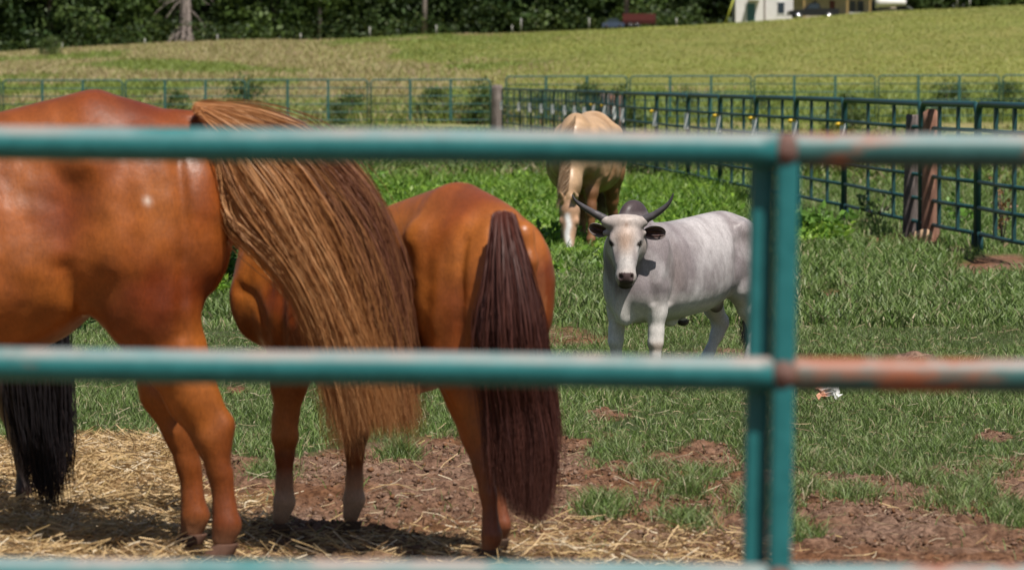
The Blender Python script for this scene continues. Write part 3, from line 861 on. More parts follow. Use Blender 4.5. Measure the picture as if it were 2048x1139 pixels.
hc = lerp3(hc, (.03, .022, .02), np.clip(eyez * 1.6, 0, 1))
nose = (np.abs(lo[:, 1]) < .040 - np.clip(lo[:, 0] - .34, 0, 1) * .25) & (lo[:, 0] > .312) & (lo[:, 2] > -.085)
hc = np.where(nose[:, None], lerp3((.055, .035, .035), (.11, .075, .072), n2), hc)
mouth = (lo[:, 0] > .365) | ((np.abs(lo[:, 2] + .082) < .006) & (lo[:, 0] > .25))
hc = np.where(mouth[:, None], np.array([.06, .04, .04]), hc)
col = np.where(hd[:, None], hc, col)
sh = (V[:, 2] < .36) & (np.abs(V[:, 1]) < .05) & (V[:, 0] < .06) & (V[:, 0] > -.09) & (V[:, 2] < .31)
col = np.where(sh[:, None], np.array([.05, .04, .035]), col)
sc = np.exp(-(((V[:, 0] + .33) / .05) ** 2 + (V[:, 1] / .05) ** 2 + ((V[:, 2] - .37) / .05) ** 2))
col = lerp3(col, (.10, .07, .06), np.clip(sc * 1.5, 0, 1))
kn = np.exp(-((V[:, 2] - .19) / .03) ** 2) * (V[:, 0] > .3)
col = lerp3(col, (.42, .24, .12), kn * .5 * (V[:, 1] > 0))
M_cow = mat_attr('cow_coat', rough=.65, spec=.22, var=.22, scale=26, stretch=(1.6, 1.6, .6), bmp=.3, bdist=.003, sheen=.05)
coat_detail(M_cow, 220, (1, 1, .3))
M_cow.node_tree.nodes['Principled BSDF'].inputs['Specular IOR Level'].default_value = .2
mesh_obj('body', V, Q, M_cow, rootc, color=col)
M_black = mat_plain('dark_hoof', (.035, .028, .025), .5, .4, 40)
for (hx, hy, _, _) in hoofs:
    for s in (1, -1):
        HV, HF = hoof_mesh((hx + .012, hy + s * .017, 0), (1, s * .12, 0), .022, .055)
        mesh_obj('hoof', HV, HF, M_black, rootc)
for s in (1, -1):
    Re = Rh @ np.stack([np.array([.76, -s * .65, 0]), np.array([s * .65, .76, 0]), np.array([0, 0, 1.0])], 1)
    EV, EQ = ellipsoid_mesh(wc(.147, s * .073, -.043), (.0165, .0085, .012), Re, 24, 16)
    mesh_obj('eye', EV, EQ, M_eye, rootc)
    LV, LF = tube_mesh(catmull(None, [wc(.158, s * .058, -.034), wc(.146, s * .063, -.029), wc(.136, s * .073, -.031), wc(.131, s * .083, -.040)], 12), np.full(12, .0045), 8)
    mesh_obj('eyelid', LV, LF, M_black, rootc)
# horns (traced: image-left one droops wider, right one turns up)
m, nt, b = new_mat('horn_keratin')
n_ = noise_node(nt, 45, 5, .65)
a_ = nd(nt, 'ShaderNodeAttribute'); a_.attribute_name = 'coat'
nt.links.new(mixc(nt, .5, a_.outputs['Color'], ramp(nt, n_.outputs[0], [(.3, .35), (.7, 1.0)]).outputs[0], 'MULTIPLY'), b.inputs['Base Color'])
b.inputs['Roughness'].default_value = .35
bump(nt, b, n_.outputs[0], .4, .003)
M_horn = m
Yh = 20.2
for pts in ([(1219, 446, .03), (1206, 436, .02), (1184, 424, .01), (1163, 411, -.01), (1151, 401, -.02), (1144, 389, -.02)],
            [(1280, 446, .03), (1293, 437, .02), (1311, 428, .01), (1330, 414, -.01), (1341, 401, -.02), (1347, 386, -.02)]):
    P = catmull(None, xf(Mi, gpx(pts, Yh)), 26)
    t = np.linspace(0, 1, 26)
    r = .0255 * (1 - t) ** .85 * (1 + .03 * np.sin(t * 45) * (t < .5)) + .0018
    HV, HF = tube_mesh(P, r, 18)
    tv = np.concatenate([np.repeat(t, 18), [0, 1]])
    c = lerp3((.27, .22, .19), (.095, .085, .09), tv * 5)
    c = lerp3(c, (.035, .03, .033), (tv - .6) * 3)
    mesh_obj('horn', HV, HF, M_horn, rootc, color=c)
# ears: cupped leaves, dark inside, pale rim
def ear(outer, up_w, fwd, L, Wd, base):
    o = wdir(outer); o /= np.linalg.norm(o)
    f_ = wdir(fwd); f_ = f_ - o * f_.dot(o); f_ /= np.linalg.norm(f_)
    u_ = np.cross(f_, o)
    nu, nv = 26, 17
    front, back = [], []
    cf, cb = [], []
    for i in range(nu):
        t = i / (nu - 1)
        w = Wd * (max(0, 1 - ((t - .56) / (.56 if t < .56 else .445)) ** 2) * .86 + (.14 if t < .5 else .14 * math.sqrt(max(0, 1 - ((t - .5) / .5) ** 2)))) ** .55
        for j in range(nv):
            v = 2 * j / (nv - 1) - 1
            cup = .020 * (v * v) * (1 - .5 * t) - .006
            p = base + o * (L * t) + u_ * (w / 2 * v - .012 * t * t) + f_ * (cup + .004 * math.sin(v * 9) * (abs(v) < .6))
            front.append(p)
            back.append(p - f_ * (.005 + .010 * (1 - v * v) * (1 - t)))
            rim = max(abs(v) ** 5, t ** 10)
            d = np.array([.075, .032, .026]) * (.7 + .9 * (math.sin(v * 8 + t * 5) > .2))
            cf.append(d * (1 - rim) + np.array([.40, .35, .33]) * rim)
            cb.append(np.array([.50, .45, .44]))
    n = nu * nv
    Vv = np.array(front + back)
    Qs = []
    for i in range(nu - 1):
        for j in range(nv - 1):
            a = i * nv + j
            Qs.append([a, a + 1, a + nv + 1, a + nv]); Qs.append([n + a, n + a + nv, n + a + nv + 1, n + a + 1])
    for i in range(nu - 1):
        for j, fl in ((0, 0), (nv - 1, 1)):
            a = i * nv + j
            q = [a, a + nv, n + a + nv, n + a]
            Qs.append(q if not fl else q[::-1])
    for j in range(nv - 1):
        a = (nu - 1) * nv + j; Qs.append([a, a + 1, n + a + 1, n + a])
        a = j; Qs.append([a + 1, a, n + a, n + a + 1])
    return mesh_obj('ear', Vv, np.array(Qs), M_cow, rootc, color=np.array(cf + cb))
ear((1, .12, .10), None, (0.1, -.97, -.28), .126, .080, xf(Mi, [list(at(1285, 466, 20.27))])[0])
ear((-1, .22, .10), None, (-.1, -.97, -.25), .104, .074, xf(Mi, [list(at(1216, 463, 20.27))])[0])
# tail
TG = [np.array([(-.60, y * .3, .76), (-.655, y * .5, .66), (-.665, y, .50), (-.66, y, .36), (-.65, y * 1.6, .24), (-.64, y, .15)]) for y in (-.02, .0, .02)]
P = catmull(None, [(-.57, 0, .80), (-.63, 0, .74), (-.66, 0, .60), (-.665, 0, .45), (-.66, 0, .32)], 16)
TV, TF = tube_mesh(P, np.linspace(.024, .011, 16), 10)
tl = mesh_obj('tail', TV, TF, M_cow, rootc, color=np.tile([.42, .37, .37], (len(TV), 1)))
V_, Q_, sid_, t_, u_, cl_ = strands([np.array([(-.66, y * .3, .36), (-.665, y, .30), (-.66, y * 1.5, .22), (-.65, y, .12)]) for y in (-.03, 0, .03)], 300, .005, 8, nseg=8, depth=.01)
mesh_obj('tail_switch', V_, Q_, M_hair, tl, color=np.tile([.03, .022, .02], (len(V_), 1)))
# ------------------------------------------------------------------ ground
HX = np.array([-300, 0, 200, 350, 500, 700, 850, 1000, 1200, 1400, 1470, 1600, 1750, 1900, 2048, 2400], float)
HY = np.array([118, 112, 100, 91, 87, 82, 73, 69, 61, 53, 48, 39, 26, 20, 12, 0], float)
YT = 232.0
ST = F / YT
def terrain(X, Y):
    px = 1024 + X * ST
    H = EYE + (HORIZON - np.interp(px, HX, HY)) / ST
    t = np.clip((Y - 112) / (YT - 112), 0, 1)
    rise = t * t * (3 - 2 * t) * .35 + t * .65
    far = np.clip((Y - YT) / 200, 0, 1)
    und = (fbm(X / 14, Y / 14, 40) - .5) * .35 * np.clip((Y - 125) / 40, 0, 1) * np.clip((YT - Y) / 30, 0, 1)
    return H * rise + far * 2.5 + und

def pix(X, Y):
    """photo column / ground row of a flat-ground spot (used to lay out the worn patches in world space)"""
    Ys = np.maximum(Y, 2.0)
    return 1024 + X * F / Ys, HORIZON + F * EYE / Ys
DX = [-400, 0, 150, 400, 480, 560, 620, 800, 1000, 1100, 1230, 1280, 1400, 1500, 1600, 1750, 1900, 2048, 2400]
DY = [880, 882, 895, 905, 925, 935, 905, 872, 872, 868, 885, 900, 895, 925, 935, 952, 925, 900, 880]
def spot(px, py, cx, cy, rx, ry):
    return np.exp(-(((px - cx) / rx) ** 2 + ((py - cy) / ry) ** 2))
DIRT_SPOTS = [(1215, 832, 70, 13, 1), (1420, 900, 70, 22, 1.1), (1170, 682, 60, 12, .8), (1165, 628, 70, 10, .7), (1662, 586, 35, 8, .9), (1740, 626, 45, 9, .7),
              (1830, 716, 60, 9, .7), (1560, 742, 90, 10, .6), (1910, 782, 90, 9, .8), (1990, 873, 50, 12, .9), (1800, 480, 90, 14, .9), (1990, 535, 90, 16, 1), (1700, 445, 60, 8, .8),
              (470, 778, 25, 10, .7), (720, 640, 60, 12, .5), (1330, 540, 50, 6, .3), (1900, 500, 50, 9, .9), (2010, 515, 60, 12, .9)]
GREEN_SPOTS = [(1240, 905, 70, 22), (1150, 860, 60, 20), (1420, 958, 45, 16), (1360, 988, 45, 12), (1205, 1020, 55, 22), (1385, 1050, 40, 16), (1550, 1010, 60, 30), (1700, 1000, 50, 12),
               (1950, 985, 60, 16), (2025, 1030, 50, 26), (1850, 965, 60, 14), (1645, 925, 50, 24), (1740, 938, 60, 14), (1560, 925, 60, 20), (800, 905, 30, 8), (540, 950, 40, 12), (1590, 1060, 40, 10)]
def masks(X, Y):
    px, py = pix(X, Y)
    w = (fbm(X * 2.2, Y * 1.1, 50, 4) - .5)
    line = np.interp(px, DX, DY)
    dirt = np.clip((py - line + w * 60) / 14 + .5, 0, 1)
    for cx, cy, rx, ry, s in DIRT_SPOTS:
        dirt = np.maximum(dirt, np.clip((spot(px, py, cx, cy, rx, ry) * s - .30 + w * .8) * 5, 0, 1))
    for cx, cy, rx, ry in GREEN_SPOTS:
        dirt = dirt * (1 - np.clip((spot(px, py, cx, cy, rx, ry) - .40 + w * .8) * 4, 0, 1))
    bare = fbm(X * .9 + 3, Y * .42, 55, 4)
    dirt = np.maximum(dirt, np.clip((bare - .66) * 9, 0, .8) * (py > 540) * (py < 730) )
    hay = np.clip((py - 868 + w * 50) / 25, 0, 1) * np.clip((395 - px + w * 70) / 60, 0, 1)
    hay = np.maximum(hay, np.clip((py - 975 + w * 60) / 60, 0, 1) * np.clip((600 - px) / 220, 0, 1) * .7)
    hay = np.maximum(hay, np.clip((py - 1050 + w * 70) / 50, 0, 1) * np.clip((1600 - px) / 400, 0, .26))
    return dirt, hay

def grow(a, b, s0, f, lim):
    out = [a]; s = s0
    while abs(out[-1]) < abs(b):
        s = min(s * f, lim); out.append(out[-1] + (s if b > a else -s))
    return out
xs = np.array(sorted(set(list(np.arange(-2.6, 2.6, .022)) + grow(2.6, 420, .03, 1.09, 30) + grow(-2.6, -420, .03, 1.09, 30))))
ys = np.array(sorted(set(list(np.arange(11.5, 22, .022)) + grow(22, 1300, .03, 1.05, 1e9)[1:] + grow(11.5, -60, .04, 1.15, 8)[1:])))
ys = np.array(sorted(set(list(ys[ys < 100]) + list(np.arange(100, 262, 1.6)) + list(ys[ys > 262]))))
GX, GY = np.meshgrid(xs, ys, indexing='ij')
dm, hm = masks(GX, GY)
near = np.clip((60 - GY) / 30, 0, 1)
clod = np.abs(fbm(GX * 9, GY * 9, 61, 4) - .5) * 2
clod2 = fbm(GX * 3.1, GY * 3.1, 66, 3) - .5
GZ = terrain(GX, GY) + near * ((fbm(GX * .8, GY * .8, 60) - .5) * .035 + dm * ((.2 - clod) * .10 + (fbm(GX * 26, GY * 26, 67, 3) - .5) * .035 + clod2 * .045 - .012) + hm * .004)
gcol = np.zeros((GX.size, 3), np.float32)
gcol[:, 0] = dm.ravel(); gcol[:, 1] = hm.ravel()
lush = np.clip((GY - 26) / 6, 0, 1) * np.clip((62 - GY) / 15, 0, 1)
gcol[:, 2] = lush.ravel()
nX, nY = GX.shape
I_ = (np.arange(nX - 1)[:, None] * nY + np.arange(nY - 1)[None, :])
Q = np.stack([I_, I_ + nY, I_ + nY + 1, I_ + 1], -1).reshape(-1, 4)
m, nt, b = new_mat('ground_soil')
at_ = nd(nt, 'ShaderNodeAttribute'); at_.attribute_name = 'zone'
sep = nt.nodes.new('ShaderNodeSeparateColor'); nt.links.new(at_.outputs['Color'], sep.inputs[0])
nA = noise_node(nt, .9, 6, .6); nB = noise_node(nt, 24, 7, .75); nC = noise_node(nt, 90, 4, .7); nD = noise_node(nt, .055, 5, .55); nE = noise_node(nt, .35, 6, .7, (1, .35, 1))
soil = mixc(nt, ramp(nt, nA.outputs[0], [(.4, 0), (.62, 1)]).outputs[0], (.215, .135, .095), (.17, .082, .042))
soil = mixc(nt, ramp(nt, nB.outputs[0], [(.40, 0), (.60, 1)]).outputs[0], mixc(nt, 1, soil, (.45, .40, .38), 'MULTIPLY'), mixc(nt, 1, soil, (1.5, 1.5, 1.5), 'MULTIPLY'))
turf = mixc(nt, nB.outputs[0], (.035, .055, .018), (.075, .095, .032))
hayc = mixc(nt, nC.outputs[0], (.22, .13, .05), (.42, .28, .12))
fgreen = mixc(nt, ramp(nt, nE.outputs[0], [(.35, 0), (.65, 1)]).outputs[0], (.155, .175, .040), (.225, .205, .066))
ftan = mixc(nt, ramp(nt, nE.outputs[0], [(.38, 0), (.62, 1)]).outputs[0], (.17, .185, .05), (.29, .235, .12))
geo = nt.nodes.new('ShaderNodeNewGeometry'); sp = nt.nodes.new('ShaderNodeSeparateXYZ'); nt.links.new(geo.outputs['Position'], sp.inputs[0])
# right side of the hill is mown yellow-green, the left side and the low strip are rough and tan
mr = nd(nt, 'ShaderNodeMapRange'); mr.inputs[1].default_value = -12; mr.inputs[2].default_value = 3
nt.links.new(sp.outputs[0], mr.inputs[0])
mr2 = nd(nt, 'ShaderNodeMapRange'); mr2.inputs[1].default_value = 140; mr2.inputs[2].default_value = 154
nt.links.new(sp.outputs[1], mr2.inputs[0])
mm = nd(nt, 'ShaderNodeMath', operation='MULTIPLY'); nt.links.new(mr.outputs[0], mm.inputs[0]); nt.links.new(mr2.outputs[0], mm.inputs[1])
field = mixc(nt, mm.outputs[0], ftan, fgreen)
field = mixc(nt, ramp(nt, nD.outputs[0], [(.42, 0), (.62, .5)]).outputs[0], field, (.165, .20, .04))
mr3 = nd(nt, 'ShaderNodeMapRange'); mr3.inputs[1].default_value = 60; mr3.inputs[2].default_value = 120
nt.links.new(sp.outputs[1], mr3.inputs[0])
mid = mixc(nt, ramp(nt, nA.outputs[0], [(.4, 0), (.65, 1)]).outputs[0], (.075, .115, .022), (.17, .15, .06))
c = mixc(nt, sep.outputs[2], turf, (.05, .11, .018))
mr4 = nd(nt, 'ShaderNodeMapRange'); mr4.inputs[1].default_value = 45; mr4.inputs[2].default_value = 62
nt.links.new(sp.outputs[1], mr4.inputs[0])
c = mixc(nt, mr4.outputs[0], c, mid)
c = mixc(nt, mr3.outputs[0], c, field)
c = mixc(nt, sep.outputs[0], c, soil)
c = mixc(nt, sep.outputs[1], c, hayc)
nt.links.new(c, b.inputs['Base Color'])
b.inputs['Roughness'].default_value = .95; b.inputs['Specular IOR Level'].default_value = .15
bump(nt, b, nB.outputs[0], .9, .03); bump(nt, b, nC.outputs[0], .5, .006)
M_ground = m
tag(mesh_obj('ground', np.stack([GX.ravel(), GY.ravel(), GZ.ravel()], 1), Q, M_ground, color=gcol, cname='zone'), kind='structure')
from bisect import bisect
def gz(X, Y):
    X = np.asarray(X, float); Y = np.asarray(Y, float)
    i = np.clip(np.searchsorted(xs, X) - 1, 0, nX - 2); j = np.clip(np.searchsorted(ys, Y) - 1, 0, nY - 2)
    fx = (X - xs[i]) / (xs[i + 1] - xs[i]); fy = (Y - ys[j]) / (ys[j + 1] - ys[j])
    return GZ[i, j] * (1 - fx) * (1 - fy) + GZ[i + 1, j] * fx * (1 - fy) + GZ[i, j + 1] * (1 - fx) * fy + GZ[i + 1, j + 1] * fx * fy

# ------------------------------------------------------------------ grass, weeds, straw (uncountable)
def blades(X, Y, h, w, cols, seed, lean=.45, flat=0.0, z0=None):
    """one bent blade per point, three segments"""
    rg = np.random.default_rng(seed)
    n = len(X); Z = gz(X, Y) if z0 is None else z0
    a = rg.random(n) * 6.283; ln = lean * (0.3 + rg.random(n)) * h
    dx, dy = np.cos(a) * ln, np.sin(a) * ln
    fa = rg.random(n) * 6.283
    sx, sy = np.cos(fa) * w / 2, np.sin(fa) * w / 2 * .5
    sx = np.where(np.abs(sx) < w * .2, w * .25, sx)
    base = np.stack([X, Y, Z - .005], 1)
    out = []
    for t, ww in ((0, 1), (.5, .85), (.85, .5)):
        c = base + np.stack([dx * t ** 2, dy * t ** 2, h * (t - flat * t * t)], 1)
        s = np.stack([sx, sy, 0 * sx], 1) * ww
        out += [c - s, c + s]
    out.append(base + np.stack([dx, dy, h * (1 - flat) * (1 - .15 * rg.random(n))], 1))
    V = np.stack(out, 1).reshape(-1, 3)
    k = np.arange(n)[:, None] * 7
    Qd = np.concatenate([k + np.array([[0, 1, 3, 2]]), k + np.array([[2, 3, 5, 4]])])
    T = k + np.array([[4, 5, 6]])
    return V, [Qd, T], np.repeat(cols, 7, 0)
def scatter(n, y0, y1, seed, margin=1.12, bias=1.0, xw=0):
    rg = np.random.default_rng(seed)
    Y = y0 + (y1 - y0) * rg.random(n) ** bias
    X = (rg.random(n) * 2 - 1) * (Y * 1024 / F * margin + .25 + xw)
    return X, Y, rg
def pal(rg, n, cols, wts, jit=.25):
    i = rg.choice(len(cols), n, p=np.array(wts) / sum(wts))
    c = np.array(cols)[i]
    return c * (1 - jit / 2 + jit * rg.random((n, 1)))
M_grass = mat_attr('grass_blades', rough=.5, spec=.35, var=.1, scale=3, bmp=0, trans=.28)
M_straw = mat_attr('dry_straw', rough=.6, spec=.3, var=.15, scale=30, bmp=0, trans=.15)
GR = [(.105, .175, .034), (.145, .210, .055), (.210, .255, .105), (.070, .115, .030), (.34, .29, .17)]

# near lawn
X, Y, rg = scatter(300000, 12.6, 26, 101)
px, py = pix(X, Y)
dmk, hmk = masks(X, Y)
tuft = fbm(X * 4, Y * 2.5, 70, 3)
keep = (rg.random(len(X)) > dmk * 1.0 - .012) & (rg.random(len(X)) > hmk) & (rg.random(len(X)) < np.clip((tuft - .22) * 3.2, .22, 1))
X, Y = X[keep], Y[keep]; n = len(X)
tf = fbm(X * 4, Y * 2.5, 70, 3); big = fbm(X * .7, Y * .5, 71, 2)
h = (.016 + .050 * rg.random(n) ** 1.6) * (.45 + 1.1 * tf) * (.6 + .7 * big)
c = pal(rg, n, GR, [3, 4, 2.4, 2, .8]) * (.8 + .5 * big[:, None])
V, Fs, C = blades(X, Y, h, .003 + .003 * rg.random(n), c, 201, 1.0)
tag(mesh_obj('grass', V, Fs, M_grass, color=C, smooth=False), 'short trampled green grass growing round the cow and the dirt', 'grass', kind='stuff')
# denser tufts over the worn soil
TX = []; TY = []
rgt = np.random.default_rng(77)
for (cx, cy, rx, ry) in GREEN_SPOTS + [(1500, 1000, 40, 8), (1300, 950, 30, 6), (1620, 985, 30, 8), (1900, 1010, 50, 10), (1980, 940, 60, 16), (1780, 900, 150, 20)]:
    for _ in range(10):
        ppx = cx + rgt.normal() * rx * .6; ppy = cy + rgt.normal() * ry * .6
        yy = dist(ppy); m_ = 50 + int(rgt.random() * 60)
        TX.append((ppx - 1024) / F * yy + rgt.normal(size=m_) * .04); TY.append(yy + rgt.normal(size=m_) * .05)
TX = np.concatenate(TX); TY = np.concatenate(TY); n = len(TX)
c = pal(rgt, n, GR, [2, 4, 3, 2, 1.2])
V, Fs, C = blades(TX, TY, .02 + .065 * rgt.random(n) ** 1.5, .0028 + .0028 * rgt.random(n), c, 202, 1.1)
tag(mesh_obj('grass_tufts', V, Fs, M_grass, color=C, smooth=False), 'scattered tufts of longer green grass sprouting from the bare reddish soil', 'grass', kind='stuff')
# middle distance
X, Y, rg = scatter(190000, 25, 62, 102, bias=1.2)
dmk, _ = masks(X, Y)
px, py = pix(X, Y)
tf = fbm(X * 1.5, Y * .8, 72, 3)
keep = (rg.random(len(X)) > dmk) & (rg.random(len(X)) < .35 + tf)
X, Y = X[keep], Y[keep]; n = len(X); px, py = pix(X, Y)
lush = np.clip((Y - 29 + (fbm(X * .6, Y * .4, 73) - .5) * 10) / 5, 0, 1) * np.clip((1560 - px) / 120, .12, 1)
c = pal(rg, n, GR, [3, 4, 2.4, 2, .8]) * (1 - lush[:, None]) + pal(rg, n, [(.11, .22, .022), (.17, .29, .03), (.075, .155, .018), (.22, .32, .06)], [3, 3, 2, 1]) * lush[:, None]
tf = fbm(X * 1.5, Y * .8, 72, 3)
h = (.04 + .08 * rg.random(n)) * (.4 + 1.2 * tf) * (1 + .9 * lush)
V, Fs, C = blades(X, Y, h, .008 + .010 * rg.random(n) * (1 + lush), c, 203, .9)
tag(mesh_obj('pasture_grass', V, Fs, M_grass, color=C, smooth=False), 'bright green pasture grass behind the cow and round the palomino', 'grass', kind='stuff')
# leafy ground cover: small leaves on low mounds
def leaves(X, Y, Z, size, cols, seed, up=.6):
    rg = np.random.default_rng(seed); n = len(X)
    d = rg.normal(size=(n, 3)); d[:, 2] = np.abs(d[:, 2]) * up; d /= np.linalg.norm(d, axis=1)[:, None]
    s = np.cross(d, rg.normal(size=(n, 3))); s /= np.linalg.norm(s, axis=1)[:, None]
    P = np.stack([X, Y, Z], 1); L = size[:, None]
    V = np.stack([P, P + d * L * .5 + s * L * .26, P + d * L, P + d * L * .5 - s * L * .26], 1).reshape(-1, 3)
    k = np.arange(n)[:, None] * 4
    return V, [k + np.array([[0, 1, 2, 3]])], np.repeat(cols, 4, 0)
X, Y, rg = scatter(150000, 27, 58, 103, bias=1.1)
px, py = pix(X, Y)
md = fbm(X * 1.1, Y * .55, 74, 3)
lm = np.clip((Y - 29.5) / 4, 0, 1) * np.clip((1500 - px) / 100, 0, 1) + (np.abs(px - 1640) < 60) * (np.abs(Y - dist(480)) < 2.2) * 1.3 + (px < 560) * (py > 430) * (py < 600) * (px > 300) * 1.3
keep = (md > .40) & (rg.random(len(X)) < lm)
X, Y = X[keep], Y[keep]; n = len(X); md = md[keep]
Z = gz(X, Y) + rg.random(n) * (.06 + .55 * np.clip(md - .42, 0, .4))
c = pal(rg, n, [(.12, .24, .022), (.20, .33, .035), (.07, .15, .015), (.26, .38, .06)], [3, 3, 2, 1.2])
V, Fs, C = leaves(X, Y, Z, .05 + .05 * rg.random(n), c, 204)
tag(mesh_obj('weeds', V, Fs, M_grass, color=C, smooth=False), 'lush low leafy weeds carpeting the pasture under the palomino', 'weeds', kind='stuff')
# far pasture up to the far fence and the rough hill grass
X, Y, rg = scatter(70000, 58, 118, 104)
tf = fbm(X * .5, Y * .25, 75, 3); px, py = pix(X, Y)
keep = tf > .36; X, Y, tf = X[keep], Y[keep], tf[keep]; n = len(X)
g_ = np.clip((1080 - (1024 + X * F / Y)) / 100, 0, 1)[:, None]
c = pal(rg, n, [(.10, .17, .028), (.15, .22, .04), (.07, .12, .02), (.22, .22, .08), (.26, .22, .12)], [3, 3, 2, 1.5, 1])
V, Fs, C = blades(X, Y, (.08 + .2 * rg.random(n)) * tf * 1.6, .03 + .03 * rg.random(n), c, 205, .8)
tag(mesh_obj('far_pasture_grass', V, Fs, M_grass, color=C, smooth=False), 'longer pasture grass running back to the far pipe fence', 'grass', kind='stuff')
X, Y, rg = scatter(260000, 122, 234, 105, 1.12, 1.0)
px = 1024 + X * F / Y
rough = np.clip(1.25 - (px - 350) / 700, .0, 1); rough = np.maximum(rough, np.clip((150 - Y) / 12, 0, 1))
tf = fbm(X * .22, Y * .10, 76, 4)
keep = (rg.random(len(X)) < rough * (.3 + tf * 1.2)); X, Y, tf, rough = X[keep], Y[keep], tf[keep], rough[keep]; n = len(X)
gsel = (fbm(X * .12 + 4, Y * .05, 78, 3) > .52)[:, None] | (Y < 136)[:, None] * (rg.random((n, 1)) < .65)
c = np.where(gsel, pal(rg, n, [(.18, .24, .045), (.24, .29, .07), (.12, .165, .035)], [3, 2, 1]), pal(rg, n, [(.42, .34, .18), (.34, .29, .13), (.27, .28, .09), (.36, .25, .17)], [3, 3, 3, 1.2]))
V, Fs, C = blades(X, Y, (.12 + .22 * rg.random(n)) * (.3 + .8 * rough) * (.5 + tf) * np.clip(1.6 - (Y - 122) / 90, .8, 1.6), .028 + .03 * rg.random(n), c, 206, .9)
tag(mesh_obj('hill_grass', V, Fs, M_grass, color=C, smooth=False), 'tall rough tan and green grass on the hillside beyond the far fence', 'grass', kind='stuff')
X, Y, rg = scatter(240000, 146, 236, 109, 1.12)
px = 1024 + X * F / Y; tf = fbm(X * .10, Y * .05, 77, 4)
keep = (px > 620 + 200 * rg.random(len(X))) & (rg.random(len(X)) < .25 + tf); X, Y, tf = X[keep], Y[keep], tf[keep]; n = len(X)
c = pal(rg, n, [(.29, .32, .07), (.36, .36, .10), (.23, .28, .055), (.36, .32, .13)], [3, 3, 2, 1]) * (.55 + .9 * tf[:, None])
V, Fs, C = blades(X, Y, (.03 + .09 * rg.random(n)) * (.5 + tf), .03 + .03 * rg.random(n), c, 209, 1.6)
tag(mesh_obj('mown_grass', V, Fs, M_grass, color=C, smooth=False), 'short yellow green mown grass covering the right of the hillside', 'grass', kind='stuff')
# hay and straw
def straw(X, Y, Z, L, cols, seed, up=.25, w=.004):
    rg = np.random.default_rng(seed); n = len(X); a = rg.random(n) * 6.283
    d = np.stack([np.cos(a), np.sin(a), rg.normal(size=n) * up], 1)
    s = np.stack([-np.sin(a) * .6, np.cos(a) * .3, .8 + 0 * a], 1) * (w * (.6 + rg.random(n)))[:, None] / 2
    b_ = np.stack([-np.sin(a), np.cos(a), rg.random(n) * .8], 1) * ((rg.random(n) - .5) * .5 * L)[:, None]
    P = np.stack([X, Y, Z], 1); L_ = L[:, None]
    pts = [P - d * L_ / 2, P - d * L_ / 6 + b_ * .6, P + d * L_ / 6 + b_ * .6, P + d * L_ / 2]
    V = np.stack([q for p in pts for q in (p - s, p + s)], 1)
    V[:, :, 2] = np.maximum(V[:, :, 2], (Z - .03)[:, None])
    V = V.reshape(-1, 3)
    k = np.arange(n)[:, None] * 8
    return V, [np.concatenate([k + np.array([[0, 1, 3, 2]]), k + np.array([[2, 3, 5, 4]]), k + np.array([[4, 5, 7, 6]])])], np.repeat(cols, 8, 0)
X, Y, rg = scatter(150000, 12.2, 18.5, 106)
dmk, hmk = masks(X, Y)
keep = rg.random(len(X)) < np.where(hmk > .03, hmk, .006 * dmk); X, Y, hmk = X[keep], Y[keep], hmk[keep]; n = len(X)
px, py = pix(X, Y)
pile = np.clip((400 - px) / 80, 0, 1) * np.clip((py - 880) / 50, 0, 1)
Z = gz(X, Y) + .006 + rg.random(n) * (.015 + .10 * pile * fbm(X * 3, Y * 3, 79))
c = pal(rg, n, [(.52, .36, .17), (.66, .48, .26), (.30, .18, .08), (.78, .66, .47), (.42, .30, .13)], [4, 3.4, 2.4, 1.4, 1.2])
V, Fs, C = straw(X, Y, Z, .03 + .17 * rg.random(n) ** 2.6, c, 207, .35, .0032)
tag(mesh_obj('hay', V, Fs, M_straw, color=C, smooth=False), 'loose golden hay scattered on the ground round the horses feet', 'hay', kind='stuff')
# thin dead stalks over the soil and turf
X, Y, rg = scatter(6500, 12.6, 27, 107); n = len(X)
c = pal(rg, n, [(.45, .34, .20), (.55, .46, .32), (.30, .20, .12)], [3, 2, 3])
V, Fs, C = straw(X, Y, gz(X, Y) + .008 + .02 * rg.random(n), .03 + .08 * rg.random(n) ** 2, c, 208, .2, .0022)
tag(mesh_obj('dead_stalks', V, Fs, M_straw, color=C, smooth=False), 'thin dead stalks lying over soil and short grass', 'stalks', kind='stuff')
# soil crumbs
X, Y, rg = scatter(60000, 12.4, 19, 108); dmk, hmk = masks(X, Y)
keep = (rg.random(len(X)) < dmk) & (fbm(X * 2, Y * 2, 81) > .42); X, Y = X[keep], Y[keep]; n = len(X)
ico = np.array([(0, 0, 1), (.9, 0, .3), (.28, .85, .3), (-.72, .53, .3), (-.72, -.53, .3), (.28, -.85, .3), (0, 0, -.6)])
fa = [[0, i, i % 5 + 1] for i in range(1, 6)] + [[6, i % 5 + 1, i] for i in range(1, 6)]
s = (.003 + .013 * rg.random(n) ** 3)[:, None, None]
V = np.stack([X, Y, gz(X, Y) + .002], 1)[:, None, :] + (ico[None] + rg.normal(size=(n, 7, 3)) * .25) * s * .8
T = (np.arange(n)[:, None, None] * 7 + np.array(fa)[None]).reshape(-1, 3)
c = pal(rg, n, [(.19, .115, .08), (.27, .18, .13), (.09, .05, .03), (.19, .095, .05)], [3, 2, 2, 1.5])
tag(mesh_obj('soil_crumbs', V.reshape(-1, 3), T, mat_attr('crumbs', rough=.95, spec=.1, var=.3, scale=60), color=np.repeat(c, 7, 0), smooth=True), 'crumbled clods of reddish brown soil on the bare ground', 'soil', kind='stuff')
